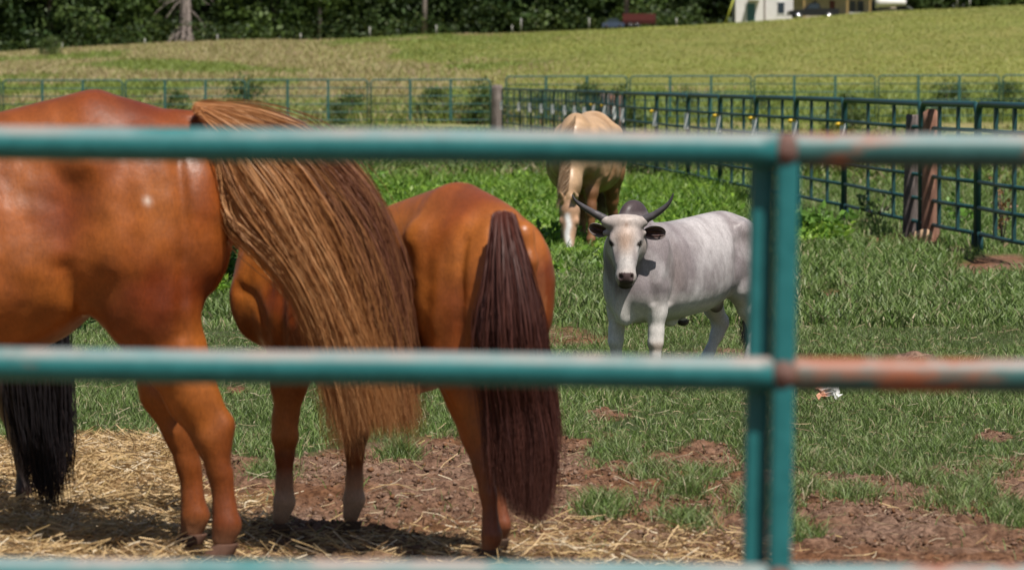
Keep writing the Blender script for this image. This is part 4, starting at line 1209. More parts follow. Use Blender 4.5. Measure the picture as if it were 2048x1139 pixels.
# ------------------------------------------------------------------ fences
def box_mesh(c, size, R=None, bev=0.0):
    c = np.array(c, float); s = np.array(size, float) / 2
    R = np.eye(3) if R is None else np.asarray(R)
    if bev <= 0:
        V = np.array([[i, j, k] for i in (-1, 1) for j in (-1, 1) for k in (-1, 1)]) * s
        Fq = np.array([[0, 1, 3, 2], [4, 6, 7, 5], [0, 4, 5, 1], [2, 3, 7, 6], [0, 2, 6, 4], [1, 5, 7, 3]])
        return V @ R.T + c, [Fq]
    bm = bmesh.new(); bmesh.ops.create_cube(bm, size=1)
    for v in bm.verts: v.co = Vector((v.co.x * s[0] * 2, v.co.y * s[1] * 2, v.co.z * s[2] * 2))
    bmesh.ops.bevel(bm, geom=bm.edges[:], offset=bev, segments=2, affect='EDGES')
    bm.verts.ensure_lookup_table(); bm.verts.index_update()
    V = np.array([v.co[:] for v in bm.verts]); by = {}
    for f in bm.faces: by.setdefault(len(f.verts), []).append([v.index for v in f.verts])
    bm.free()
    return V @ R.T + c, [np.array(v) for v in by.values()]
import bmesh
def pipe_paint(name, teal, rust_amt, pale_amt, scale, rough=.5):
    m, nt, b = new_mat(name)
    nA = noise_node(nt, scale, 6, .65, (1, 1, 1)); nB = noise_node(nt, scale * 2.3, 6, .7, (.5, 1, 1)); nC = noise_node(nt, scale * 9, 4, .7)
    c = mixc(nt, ramp(nt, nC.outputs[0], [(.3, 0), (.7, 1)]).outputs[0], teal, tuple(x * 1.35 + .01 for x in teal))
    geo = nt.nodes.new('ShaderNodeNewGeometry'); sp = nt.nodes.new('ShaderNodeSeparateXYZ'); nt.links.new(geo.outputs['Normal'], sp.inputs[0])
    up = ramp(nt, sp.outputs[2], [(.30, 0), (.80, 1)])        # pale pipe tops: glossy reflection painted in, along with dust and worn paint
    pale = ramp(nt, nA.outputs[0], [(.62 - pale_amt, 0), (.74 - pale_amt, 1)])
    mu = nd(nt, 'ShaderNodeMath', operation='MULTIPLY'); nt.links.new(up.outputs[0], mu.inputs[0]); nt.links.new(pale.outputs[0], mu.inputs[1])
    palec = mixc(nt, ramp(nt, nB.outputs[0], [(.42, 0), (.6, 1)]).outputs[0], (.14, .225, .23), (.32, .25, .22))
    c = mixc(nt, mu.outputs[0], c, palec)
    ru = ramp(nt, nB.outputs[0], [(.68 - rust_amt, 0), (.76 - rust_amt, 1)])
    c = mixc(nt, ru.outputs[0], c, (.26, .085, .04))
    nt.links.new(c, b.inputs['Base Color'])
    b.inputs['Roughness'].default_value = rough
    bump(nt, b, nC.outputs[0], .25, .001)
    return m
TEAL = (.005, .115, .118)
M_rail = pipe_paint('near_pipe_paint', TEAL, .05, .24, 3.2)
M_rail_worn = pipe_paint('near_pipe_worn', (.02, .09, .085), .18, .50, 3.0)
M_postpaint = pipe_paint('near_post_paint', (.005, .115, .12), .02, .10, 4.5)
M_weld = mat_plain('rusty_weld', (.19, .10, .08), .8, .5, 60, bmp=.8)
# near panel: rails in front of one upright, welded to the other
Yf = 5.32
fr = empty('fence_panel', (float(at(1560, 740, Yf).x), Yf, 0))
tag(fr, 'near teal pipe fence panel with worn rusty rails crossing the whole view', 'fence')
IFr = world_to(fr)
def nrail(yl, ym, yr, nm='rail'):
    """left rail to the upright, right rail past it"""
    k = (yr - yl) / 2048
    xa, xj, xb = -900, 1562, 2900
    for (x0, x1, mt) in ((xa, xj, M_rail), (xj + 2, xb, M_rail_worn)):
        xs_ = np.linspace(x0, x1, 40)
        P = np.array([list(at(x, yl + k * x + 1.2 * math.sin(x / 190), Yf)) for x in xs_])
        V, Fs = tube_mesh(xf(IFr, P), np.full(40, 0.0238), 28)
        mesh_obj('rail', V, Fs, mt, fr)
nrail(285, 0, 303); nrail(727, 0, 752); nrail(1147, 0, 1162)
for yk in (1590, 2030):
    k = 20 / 2048
    P = np.array([list(at(x, yk + k * x, Yf)) for x in (-900, 1000, 2900)])
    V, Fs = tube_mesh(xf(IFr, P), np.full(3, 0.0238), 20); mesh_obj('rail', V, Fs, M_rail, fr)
for (xt, yt, xb, yb, dY, wd) in ((1576, 305, 1558, 1139, -.004, .0315), (1526, 310, 1508, 1139, .030, .034)):
    sl = (xb - xt) / (yb - yt)
    p0 = at(xt - (yt - 285) * sl * 0, yt - 0, Yf + dY)
    P = np.array([list(at(xt + (y - yt) * sl, y, Yf + dY)) for y in np.linspace(300 if dY < 0 else 262, 2420, 14)])
    P = xf(IFr, P)
    # square tube with rounded edges, swept down its length
    a = np.linspace(0, 2 * np.pi, 24, endpoint=False)
    cs = np.stack([np.sign(np.cos(a)) * np.abs(np.cos(a)) ** .45, np.sign(np.sin(a)) * np.abs(np.sin(a)) ** .45], 1) * wd / 2
    V = np.concatenate([P[i] + np.stack([cs[:, 0], cs[:, 1], 0 * a], 1) for i in range(14)])
    Qs = np.array([[i * 24 + j, (i + 1) * 24 + j, (i + 1) * 24 + (j + 1) % 24, i * 24 + (j + 1) % 24] for i in range(13) for j in range(24)])
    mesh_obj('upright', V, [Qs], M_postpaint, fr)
for (x, y) in ((1573, 300), (1565, 746), (1557, 1156)):
    c = xf(IFr, [list(at(x, y, Yf - .004))])[0]
    V, Qd = ellipsoid_mesh(c, (.0235, .0245, .0245)); mesh_obj('weld', V, Qd, M_weld, fr)

# receding side fence: portable pipe panels, each its own thing
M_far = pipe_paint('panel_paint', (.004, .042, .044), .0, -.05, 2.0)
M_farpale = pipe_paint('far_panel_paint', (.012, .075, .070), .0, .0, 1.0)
M_white = mat_plain('white_plastic', (.8, .8, .78), .5, .06, 20, bmp=0)
M_yellow = mat_plain('yellow_plastic', (.75, .50, .04), .5, .1, 20, bmp=0)
def panel(A, B, H, rails, nv, mt, label, group, r=.021, feet=.12, arch=True, name='pipe_panel', cat='fence panel', corner=True):
    """A,B ground points (x,y,z)"""
    A = Vector(A); B = Vector(B)
    mid_ = (A + B) / 2
    d = B - A; L = d.length; ux = d / L
    t = empty(name, mid_)
    tag(t, label, cat, group)
    I = world_to(t)
    def pt(s, z): 
        p = A + ux * s; return (p.x, p.y, p.z + z)
    cr = .12
    g = .03
    top = [pt(g, .1), pt(g, H - cr)] + [pt(g + cr * (1 - math.cos(q)), H - cr + cr * math.sin(q)) for q in np.linspace(.3, 1.57, 5)]
    top += [pt(L - g - cr * (1 - math.cos(q)), H - cr + cr * math.sin(q)) for q in np.linspace(1.57, .3, 5)] + [pt(L - g, H - cr), pt(L - g, 0)]
    top[0] = pt(g, 0)
    V, Fs = tube_mesh(xf(I, top), np.full(len(top), r * 1.25), 8); mesh_obj('frame', V, Fs, mt, t)
    for k in range(1, rails):
        z = H - (H - feet - .06) * k / (rails - 1)
        V, Fs = tube_mesh(xf(I, [pt(g, z), pt(L / 2, z - .006), pt(L - g, z)]), np.full(3, r * .82), 8); mesh_obj('rail', V, Fs, mt, t)
    for k in range(nv):
        s = L * (k + 1) / (nv + 1)
        V, Fs = box_mesh(xf(I, [pt(s, (H + feet) / 2 + .03)])[0], (.072, .03, H - feet - .09), np.array([[ux.x, -ux.y, 0], [ux.y, ux.x, 0], [0, 0, 1]]), 0)
        mesh_obj('upright', V, Fs, mt, t, smooth=False)
    return t, pt, I, L
J = [(2360, 620), (2190, 560), (2068, 529), (1955, 503), (1843, 476), (1688, 440), (1592, 419), (1512, 401), (1440, 385), (1376, 370), (1313, 356), (1248, 338)]
Jw = [((x - 1024) / F * dist(y), dist(y)) for x, y in J]
far_x = [(1232, 76.5), (1212, 80), (1190, 83.5), (1172, 87), (1152, 90), (1132, 93), (1108, 96.5), (1085, 100), (1062, 103.5), (1040, 107), (1005, 112)]
Jw += [((x - 1024) / F * z, z) for x, z in far_x]
WHERE = ['outside the right edge', 'nearest, at the right edge', 'right of the joined wooden posts at the frame edge', 'just right of the joined wooden posts', 'behind the joined wooden posts', 'just left of the joined wooden posts', 'right of the near uprights', 'second left of the wooden posts, behind the near uprights', 'above the cow rump', 'fifth left of the joined posts', 'between cow horn and near rail', 'next to the far brown post', 'beside the far brown wooden post']
labels_n = len(Jw) - 1
ORD = ['first', 'second', 'third', 'fourth', 'fifth', 'sixth', 'seventh', 'eighth', 'ninth', 'tenth', 'eleventh', 'twelfth', 'thirteenth', 'fourteenth', 'fifteenth', 'sixteenth', 'seventeenth', 'eighteenth', 'nineteenth', 'twentieth', 'twenty-first', 'twenty-second']
for i in range(labels_n):
    (x0, y0), (x1, y1) = Jw[i], Jw[i + 1]
    z0, z1 = float(gz(x0, y0)), float(gz(x1, y1))
    if i == 2: lab = 'dark teal side fence panel at the right picture edge, nearest in view'
    elif i < 2: continue
    else: lab = 'dark teal side fence panel, %s back from the right edge' % ORD[i - 2]
    H = 1.40
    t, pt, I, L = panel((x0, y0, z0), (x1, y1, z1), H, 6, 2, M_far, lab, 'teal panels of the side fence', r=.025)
    # stub feet by the joint
    for s in (.16, L - .16):
        V, Fs = box_mesh(xf(I, [pt(s, .09)])[0], (.05, .04, .22)); mesh_obj('foot', V, Fs, M_far, t)
    if i >= 4:
        zc = 1.12 if i < 14 else 1.05
        p = np.array(pt(L - .02, zc - .02)) + np.array([-.045, -.27, 0])
        sw = .030 if i < 14 else .045
        ww = .26 if i in (5,) else .24
        P_ = xf(I, [p])[0]
        wdt = .062 * (1.15 if i > 12 else 1)
        V, Fs = box_mesh(P_ - np.array([0, 0, .10]), (wdt, .05, .24 if i > 12 else .26), None, 0); s_ = mesh_obj('insulator_sleeve', V, Fs, M_white, t, smooth=False)
        if i in (5, 6, 7, 9, 4, 12, 13):
            V, Fs = box_mesh(P_ + np.array([-.03, 0, .02]), (.11, .06, .05), None, .015); mesh_obj('insulator', V, Fs, M_yellow, s_)
# far cross fence
def fence_far(x0, x1, Yd, mt, labf, group, n, r, ydip=0, H=1.55, nv=2, rails=6):
    xs_ = np.linspace((x0 - 1024) / F * Yd, (x1 - 1024) / F * Yd, n + 1)
    for i in range(n):
        a, b_ = xs_[i], xs_[i + 1]
        za, zb = float(gz(a, Yd)) + ydip, float(gz(b_, Yd)) + ydip
        panel((a, Yd, za), (b_ - .04, Yd, zb), H, rails, nv, mt, labf(i), group, r=r, feet=.2)
nl_ = 5
fence_far(-240, 985, 119, M_farpale, lambda i: 'pale teal far fence panel, %s left of the weathered corner post' % ORD[nl_ - 1 - i], 'far fence panels left of the corner post', 5, .019, 0, 1.50)
fence_far(1010, 2250, 121, M_farpale, lambda i: 'pale teal far fence panel, %s right of the weathered corner post' % ORD[i], 'far fence panels right of the corner post', 5, .019, .02, 1.52)

# wooden posts
def wood_mat(name, c1, c2):
    m, nt, b = new_mat(name)
    n = noise_node(nt, 22, 6, .7, (1, 1, .12)); n2 = noise_node(nt, 3, 4, .6)
    c = mixc(nt, ramp(nt, n.outputs[0], [(.35, 0), (.65, 1)]).outputs[0], c1, c2)
    c = mixc(nt, 1, c, ramp(nt, n2.outputs[0], [(.3, .6), (.7, 1.1)]).outputs[0], 'MULTIPLY')
    nt.links.new(c, b.inputs['Base Color']); b.inputs['Roughness'].default_value = .9
    bump(nt, b, n.outputs[0], .8, .01)
    return m
M_woodg = wood_mat('grey_wood', (.10, .075, .065), (.30, .25, .23))
M_woodd = wood_mat('dark_wood', (.05, .036, .032), (.20, .16, .15))
M_woodr = wood_mat('red_wood', (.18, .075, .045), (.38, .20, .14))
def wpost(xb, yb, Y, h, w, lean, mt, label, seed):
    z = float(gz((xb - 1024) / F * Y, Y)); rg = np.random.default_rng(seed)
    n = 20; rings = 14; V = []
    for i in range(rings):
        t = i / (rings - 1)
        for j in range(n):
            a = 2 * math.pi * j / n
            r = w / 2 * (1 + .03 * math.sin(3 * a + seed) + .06 * math.cos(4 * a) + .025 * math.sin(9 * a + 3 * seed) + .012 * rg.normal()) * (1.06 - .12 * t)
            V.append([math.cos(a) * r + lean * t * h, math.sin(a) * r, -.05 + (h + .05) * t + (.02 * math.sin(a * 2 + seed) if i == rings - 1 else 0)])
    V.append([lean * h, 0, h + .01])
    Qs = np.array([[i * n + j, i * n + (j + 1) % n, (i + 1) * n + (j + 1) % n, (i + 1) * n + j] for i in range(rings - 1) for j in range(n)])
    T = np.array([[(rings - 1) * n + j, (rings - 1) * n + (j + 1) % n, rings * n] for j in range(n)])
    o = mesh_obj('wooden_post', np.array(V), [Qs, T], mt)
    o.location = ((xb - 1024) / F * Y, Y, z)
    tag(o, label, 'fence post')
    return o
wpost(1822, 470, 40.1, 1.27, .165, .02, M_woodd, 'dark weathered wooden post, left one of the joined pair by the side fence', 3)
wpost(1862, 485, 38.9, 1.32, .17, .0, M_woodr, 'reddish split wooden post, right one of the joined pair by the side fence', 5)
wpost(1213, 0, 82, 1.38, .30, 0, M_woodg, 'grey wooden post in the far stretch of the side fence above the palomino', 7)
wpost(1234, 0, 80, 1.32, .32, 0, M_woodr, 'short red brown wooden post beside the grey one above the palomino', 9)
wpost(994, 0, 113.5, 1.48, .32, 0, M_woodg, 'weathered grey corner post where the far fence meets the side fence', 11)
# stone by the posts, litter on the grass
def lump(name, loc, r, mt, label, cat, seed):
    bm = bmesh.new(); bmesh.ops.create_icosphere(bm, subdivisions=3, radius=1); rg = np.random.default_rng(seed)
    P = np.array([v.co[:] for v in bm.verts]); ph = rg.random(6) * 6
    f = 1 + .18 * np.sin(P[:, 0] * 3 + ph[0]) + .15 * np.sin(P[:, 1] * 4 + ph[1]) + .12 * np.sin(P[:, 2] * 5 + ph[2])
    P = P * f[:, None] * np.array(r); T = np.array([[v.index for v in q.verts] for q in bm.faces]); bm.free()
    o = mesh_obj(name, P, T, mt); o.location = loc
    return tag(o, label, cat)
Yr = dist(487); lump('rock', ((1840 - 1024) / F * Yr, Yr, .05), (.10, .08, .10), mat_plain('sandstone', (.50, .33, .20), .9, .35, 12, bmp=.5), 'small tan pointed rock at the foot of the joined wooden posts', 'rock', 4)
bm = bmesh.new(); bmesh.ops.create_grid(bm, x_segments=7, y_segments=7, size=.062)
rgp = random.Random(5)
for v in bm.verts: v.co = Vector((v.co.x * .9 + rgp.uniform(-.012, .012), v.co.y * .7 + rgp.uniform(-.012, .012), .02 + rgp.uniform(-.018, .03) + (.03 if abs(v.co.x) < .02 else 0)))
V = np.array([v.co[:] for v in bm.verts]); Qd = np.array([[v.index for v in f.verts] for f in bm.faces]); bm.free()
Yp = dist(808)
pc = np.where((V[:, 0] < -.028)[:, None], np.array([.75, .38, .25]), np.array([.80, .80, .78]))
po = mesh_obj('paper_scrap', V, Qd, mat_attr('paper', rough=.8, spec=.2, var=.05, scale=30), color=pc, smooth=False)
md_ = po.modifiers.new('thick', 'SOLIDIFY'); md_.thickness = .002
po.location = ((1656 - 1024) / F * Yp, Yp, .045); po.rotation_euler = (math.radians(48), 0, .3)
tag(po, 'crumpled white and orange paper scrap lying in the grass', 'litter')
# ------------------------------------------------------------------ trees, shrubs, house, vehicles at the top of the hill
M_bark = wood_mat('bark', (.035, .026, .020), (.12, .09, .07))
M_deadwood = wood_mat('dead_wood', (.12, .095, .085), (.36, .30, .27))
M_leaf = mat_attr('foliage', rough=.55, spec=.3, var=.25, scale=.8, bmp=0, trans=.22)
def crown_mesh(rg, H, R, n, size, pal_, conifer=False, low=.02, clumps=70):
    cz = []; 
    for _ in range(clumps):
        z = low * H + (H * (1 - low)) * rg.random() ** .95
        q = z / H
        rr = R * (math.sin(math.pi * min(1, .22 + .78 * q)) ** .6 if not conifer else (1.05 - q) ** .8)
        a = rg.random() * 6.283; r = rr * math.sqrt(rg.random()) * (.75 + .35 * rg.random())
        cz.append((r * math.cos(a), r * math.sin(a), z, (.10 + .16 * rg.random()) * R + .25))
    cz = np.array(cz)
    i = rg.integers(0, clumps, n)
    d = rg.normal(size=(n, 3)); d /= np.linalg.norm(d, axis=1)[:, None]
    rad = cz[i, 3] * (.55 + .5 * rg.random(n))
    P = cz[i, :3] + d * rad[:, None] * np.array([1.15, 1.15, .75])
    P[:, 2] = np.maximum(P[:, 2], .03)
    nr = d + rg.normal(size=(n, 3)) * .55; nr /= np.linalg.norm(nr, axis=1)[:, None]
    s = np.cross(nr, rg.normal(size=(n, 3))); s /= np.linalg.norm(s, axis=1)[:, None]
    u = np.cross(nr, s)
    L = size * (.6 + .8 * rg.random(n))[:, None]
    V = np.stack([P - s * L * .5, P + u * L * .32, P + s * L * .5, P - u * L * .32], 1).reshape(-1, 3)
    tint = rg.random(clumps)[i][:, None]
    c = np.array(pal_[0]) * (1 - tint) + np.array(pal_[1]) * tint
    c = c * (.75 + .5 * rg.random((n, 1)))
    k = np.arange(n)[:, None] * 4
    return V, k + np.array([[0, 1, 2, 3]]), np.repeat(c, 4, 0)
def trunk_parts(rg, H, r, limbs=6, R=3):
    parts = [tube_mesh(catmull(None, [(0, 0, -.2), (.1 * rg.normal(), .1 * rg.normal(), H * .3), (.25 * rg.normal(), .25 * rg.normal(), H * .65), (.3 * rg.normal(), .3 * rg.normal(), H * .92)], 12), np.linspace(r * 1.2, r * .2, 12), 8)]
    for k in range(limbs):
        z = H * (.2 + .6 * rg.random()); a = rg.random() * 6.283; l = R * (.5 + .4 * rg.random())
        parts.append(tube_mesh([(0, 0, z), (math.cos(a) * l * .5, math.sin(a) * l * .5, z + l * .15), (math.cos(a) * l, math.sin(a) * l, z + l * .45)], [r * .4, r * .25, r * .06], 6))
    return merge(parts)
KINDS = {}
def kind_mesh(kind, var):
    key = (kind, var)
    if key in KINDS: return KINDS[key]
    rg = np.random.default_rng(900 + 31 * var + len(kind))
    if kind == 'broad': H, R, n, sz, pl, con = 11, 4.0, 9000, .34, ((.030, .062, .018), (.105, .155, .042)), False
    elif kind == 'pine': H, R, n, sz, pl, con = 14, 3.6, 9000, .30, ((.024, .048, .016), (.070, .110, .030)), True
    elif kind == 'light': H, R, n, sz, pl, con = 9, 3.5, 8000, .32, ((.045, .085, .018), (.12, .18, .038)), False
    elif kind == 'bush': H, R, n, sz, pl, con = 1.5, 1.0, 1500, .13, ((.045, .075, .018), (.10, .145, .035)), False
    V, Q_, C = crown_mesh(rg, H, R, n, sz, pl, con, clumps=(150 if kind != 'bush' else 24))
    cm = mesh_obj('crown', V, Q_, M_leaf, color=C, smooth=False)
    V, Fs = trunk_parts(rg, H, {'bush': .05}.get(kind, .26), 7, R)
    tm = mesh_obj('trunk' if kind != 'bush' else 'stem', V, Fs, M_bark)
    KINDS[key] = (cm.data, tm.data)
    bpy.data.objects.remove(cm); bpy.data.objects.remove(tm)
    return KINDS[key]
def plant(kind, var, X, Y, s, rz, name, label, cat, group):
    cmd, tmd = kind_mesh(kind, var)
    e = empty(name, (X, Y, float(gz(X, Y)) - .05), rz, s); tag(e, label, cat, group)
    link(bpy.data.objects.new('crown', cmd), e)
    link(bpy.data.objects.new('trunk' if kind != 'bush' else 'stem', tmd), e)
    return e
rgb_ = np.random.default_rng(5)
lab = {'broad': 'dark broad-leaved tree', 'pine': 'dark pine tree', 'light': 'lighter green leafy tree'}
kinds_row = ['broad', 'broad', 'light', 'broad', 'broad', 'light', 'pine', 'pine', 'pine', 'light', 'light', 'broad', 'pine', 'pine', 'pine', 'broad', 'broad', 'broad', 'light', 'pine', 'broad', 'light']
front = []
for i, kd in enumerate(kinds_row):
    px = -120 + i * 76 + rgb_.normal() * 10
    if px > 1385: break
    Y = 239 + rgb_.random() * 4
    front.append((px, Y, kd))
near_what = lambda px: ('at the left picture edge' if px < 60 else 'left of the dead pine' if px < 340 else 'beside the dead pine' if px < 450 else
    'between the dead pine and the pale bare trunk' if px < 800 else 'by the pale bare trunk' if px < 900 else 'between the pale trunk and the red trailer' if px < 1180 else
    'behind the red trailer' if px < 1320 else 'left of the white shed')
cnt = {}
for i, (px, Y, kd) in enumerate(front):
    w_ = near_what(px); cnt[w_] = cnt.get(w_, 0) + 1
    plant(kd, i % 3, (px - 1024) / F * Y, Y, .85 + .3 * rgb_.random(), rgb_.random() * 6, 'tree', '%s %s, %s from left' % (lab[kd], w_, ORD[i]), 'tree', 'trees along the top of the field')
for i in range(6):
    px = 1800 + i * 70; Y = 256 + rgb_.random() * 4
    plant(['broad', 'pine', 'broad', 'broad', 'pine', 'broad'][i], i % 3, (px - 1024) / F * Y, Y, .9, rgb_.random() * 6, 'tree', 'shaded dark tree right of the cream house, %s from the house' % ORD[i], 'tree', 'trees right of the house')
for i in range(5):
    px = 1420 + i * 85; Y = 275
    plant('broad', i % 3, (px - 1024) / F * Y, Y, 1.1, rgb_.random() * 6, 'tree', 'tall dark tree rising behind the house, %s from the left' % ORD[i], 'tree', 'trees behind the house')
# deep wood behind the first row
n = 60000; rg = np.random.default_rng(99)
X = (rg.random(n) * 2 - 1) * 52; Y = 250 + rg.random(n) * 26
keep = ~((X > 12) & (Y < 268)); X, Y = X[keep], Y[keep]; n = len(X)
Z = gz(X, Y) + rg.random(n) * 9 * (.7 + .5 * fbm(X * .2, Y * .2, 90))
V, Fs, C = leaves(X, Y, Z, .5 + .7 * rg.random(n), pal(rg, n, [(.018, .035, .012), (.035, .06, .018), (.05, .075, .02)], [3, 2, 1]), 300, .8)
tag(mesh_obj('woodland', V, Fs, M_leaf, color=C, smooth=False), 'deep dark woodland behind the front row of trees', 'woods', kind='stuff')
# thicket at the foot of the trees
rg = np.random.default_rng(98); n = 30000
X = (rg.random(n) * 2 - 1) * 38; Y = 235.5 + rg.random(n) * 6; keep = X < 11; X, Y = X[keep], Y[keep]; n = len(X)
Z = gz(X, Y) + rg.random(n) * (.3 + 2.4 * fbm(X * .5, Y * .3, 91) ** 1.5)
V, Fs, C = leaves(X, Y, Z, .16 + .2 * rg.random(n), pal(rg, n, [(.03, .055, .015), (.055, .09, .022), (.09, .12, .03)], [3, 2, 1]), 301, .8)
tag(mesh_obj('undergrowth', V, Fs, M_leaf, color=C, smooth=False), 'tangled undergrowth along the foot of the tree line', 'undergrowth', kind='stuff')
# dead pine with bare drooping branches
Yd = 236.5; px = 372
X0 = (px - 1024) / F * Yd
e = empty('dead_tree', (X0, Yd, float(gz(X0, Yd)) - .1)); tag(e, 'dead brown conifer with a flared trunk and bare drooping branches', 'tree')
V, Fs = tube_mesh([(-.05, 0, -.1), (-.03, 0, .6), (0, 0, 1.5), (.02, 0, 3), (0, 0, 6), (.1, 0, 9)], [.95, .52, .38, .32, .24, .06], 12); mesh_obj('trunk', V, Fs, M_deadwood, e)
rg = np.random.default_rng(4)
for k in range(46):
    z = .8 + rg.random() * 6; a = rg.random() * 6.283; l = (1.0 + 1.3 * rg.random()) * (1 - z / 12)
    P = catmull(None, [(0, 0, z), (math.cos(a) * l * .5, math.sin(a) * l * .5, z - .15), (math.cos(a) * l, math.sin(a) * l, z - .5 - .5 * rg.random()), (math.cos(a) * l * 1.25, math.sin(a) * l * 1.25, max(.1, z - 1.1))], 8)
    V, Fs = tube_mesh(P, np.linspace(.05, .012, 8), 5); mesh_obj('branch', V, Fs, M_deadwood, e)
def bare(px, Y, r, h, label, lean=0):
    X = (px - 1024) / F * Y
    e = empty('bare_tree', (X, Y, float(gz(X, Y)) - .1)); tag(e, label, 'tree')
    V, Fs = tube_mesh([(0, 0, 0), (.03, 0, h * .3), (lean, 0, h * .7), (lean * 1.5, 0, h)], [r * 1.2, r, r * .8, r * .4], 10); mesh_obj('trunk', V, Fs, M_deadwood, e)
    for k in range(5):
        z = h * (.4 + .12 * k); s = (-1) ** k
        V, Fs = tube_mesh([(0, 0, z), (s * .8, .1, z + .5), (s * 1.5, .2, z + .6)], [r * .35, r * .2, .02], 6); mesh_obj('branch', V, Fs, M_deadwood, e)
bare(849, 236, .14, 8, 'slim pale bare trunk standing at the front of the tree line', .1)
bare(640, 237, .10, 7, 'thin grey dead tree right of the dead conifer', -.4)
M_peg = mat_plain('weathered_white', (.42, .41, .38), .8, .3, 9)
# posts of the old wire fence along the tree line
for i, (px, h) in enumerate([(126, .40), (291, .35), (436, .42), (602, .35), (740, .60), (873, .50), (1024, .35), (1042, .75), (1178, .60), (1352, .40), (1912, 1.1), (1937, .5)]):
    Y = 233.5; X = (px - 1024) / F * Y
    V, Fs = box_mesh((0, 0, h / 2), (.07, .06, h + .1), None, .015)
    o = mesh_obj('marker_post', V, Fs, M_peg); o.location = (X, Y, float(gz(X, Y)) + .12)
    tag(o, 'short pale fence post along the tree line, %s from the left' % ORD[i], 'fence post', 'pale posts along the tree line')
# shrubs in the rough strip
for i, (px, Y, s) in enumerate([(352, 123, .65), (490, 124, .9), (705, 126, .6), (870, 123, .7), (965, 122, .85), (680, 121.5, .5), (1180, 118, .85), (1240, 119, .8), (1212, 120, .55), (1695, 116, .7), (1372, 127, .6), (1905, 124, .8), (105, 205, .7), (170, 128, .6), (1080, 124, .6), (2010, 126, .7), (1520, 126, .5)]):
    lb = ['shrub behind the far fence above the chestnut rump', 'shrub overgrowing the far fence joint right of the rump', 'low shrub in mid far fence', 'dark shrub behind the middle of the far fence', 'dark shrub just left of the corner post', 'small dark weed clump at the far fence foot',
          'tall dark bush above the palomino, left one', 'tall dark bush above the palomino, right one', 'bush between two dark bushes above the palomino', 'round dark bush above the double wooden posts left side', 'small bush above the white insulators', 'shrub in the far fence above the wooden posts', 'small bush high on the left hillside', 'small plant sprouting above the far fence at left', 'small shrub right of the corner post', 'shrub by the far fence at the right picture edge', 'small bush behind the near uprights far away'][i]
    plant('bush', i % 3, (px - 1024) / F * Y, Y, s, i * 1.3, 'shrub', lb, 'shrub', 'shrubs along the far fence')
# leafy plants by the near side fence
def weed(px, py, h, label, n=60, sp=.16, seed=0, tint=(.10, .20, .03)):
    rg = np.random.default_rng(seed); Y = dist(py); X = (px - 1024) / F * Y
    e = empty('weed_plant', (X, Y, float(gz(X, Y)))); tag(e, label, 'plant')
    parts = []
    LX, LZ, LY = [], [], []
    for k in range(5):
        a = rg.random() * 6.283; tip = (math.cos(a) * sp, math.sin(a) * sp, h * (.6 + .4 * rg.random()))
        parts.append(tube_mesh([(0, 0, 0), (tip[0] * .4, tip[1] * .4, tip[2] * .55), tip], [.008, .006, .003], 5))
        for q in range(n // 5):
            t = rg.random() ** .7; LX.append(tip[0] * t + rg.normal() * .04); LY.append(tip[1] * t + rg.normal() * .04); LZ.append(tip[2] * t + rg.normal() * .03)
    V, Fs = merge(parts); mesh_obj('stem', V, Fs, M_bark, e)
    m_ = len(LX); V, Fs, C = leaves(np.array(LX), np.array(LY), np.array(LZ), .05 + .06 * rg.random(m_), pal(rg, m_, [tint, tuple(x * 1.5 for x in tint)], [1, 1]), seed, .7)
    mesh_obj('leaves', V, Fs, M_grass, e, color=C, smooth=False)
weed(1755, 458, .40, 'spindly weed growing left of the joined wooden posts', 90, .2, 1, (.08, .12, .04))
weed(1925, 452, .35, 'bright leafy weed behind the fence panel right of the wooden posts', 90, .18, 2)
weed(2005, 500, .75, 'tall brown dried weed leaning on the side fence at right', 50, .12, 3, (.20, .11, .05))
weed(1640, 478, .30, 'bushy bright green weed in front of the side fence', 320, .32, 4)
weed(1605, 474, .26, 'smaller green weed beside the near uprights', 220, .25, 5)
weed(455, 575, .62, 'dark green weed seen between the two chestnut horses', 900, .34, 6, (.06, .13, .03))
weed(145, 668, .30, 'green weed seen beneath the big chestnut belly', 240, .2, 7, (.08, .16, .04))
weed(720, 385, .30, 'leafy weed rising beyond the second horse back', 200, .4, 8)

# ------------------------------------------------------------------ house, shed, vehicles
M_wall_w = mat_plain('white_siding', (.66, .64, .62), .8, .12, 3)
M_wall_c = mat_plain('cream_wall', (.50, .42, .32), .85, .18, 2)
M_roof = mat_plain('shingle_roof', (.16, .14, .13), .9, .3, 8)
M_tan = mat_plain('tan_eave', (.34, .23, .09), .8, .3, 2)
M_win = mat_plain('window_glass', (.03, .045, .06), .12, .2, 3, bmp=0)
M_frame = mat_plain('white_trim', (.70, .70, .68), .6, .05, 5, bmp=0)
M_teald = mat_plain('teal_door', (.05, .14, .15), .6, .1, 5)
M_reddoor = mat_plain('red_door', (.12, .025, .02), .6, .1, 5)
M_red = mat_plain('red_paint', (.085, .012, .010), .5, .2, 5)
M_carblack = mat_plain('black_car_paint', (.015, .016, .018), .2, .1, 3, bmp=0)
M_tyre = mat_plain('tyre_rubber', (.02, .02, .02), .8, .1, 20)
M_chrome = mat_plain('chrome', (.75, .75, .76), .2, .05, 5, metallic=1.0, bmp=0)
def hb(e, nm, x0, x1, y0, y1, z0, z1, mt, parent=None, bev=0):
    V, Fs = box_mesh(((x0 + x1) / 2, (y0 + y1) / 2, (z0 + z1) / 2), (abs(x1 - x0), abs(y1 - y0), abs(z1 - z0)), None, bev)
    return mesh_obj(nm, V, Fs, mt, parent or e, smooth=False)
def wx(px, Y): return (px - 1024) / F * Y
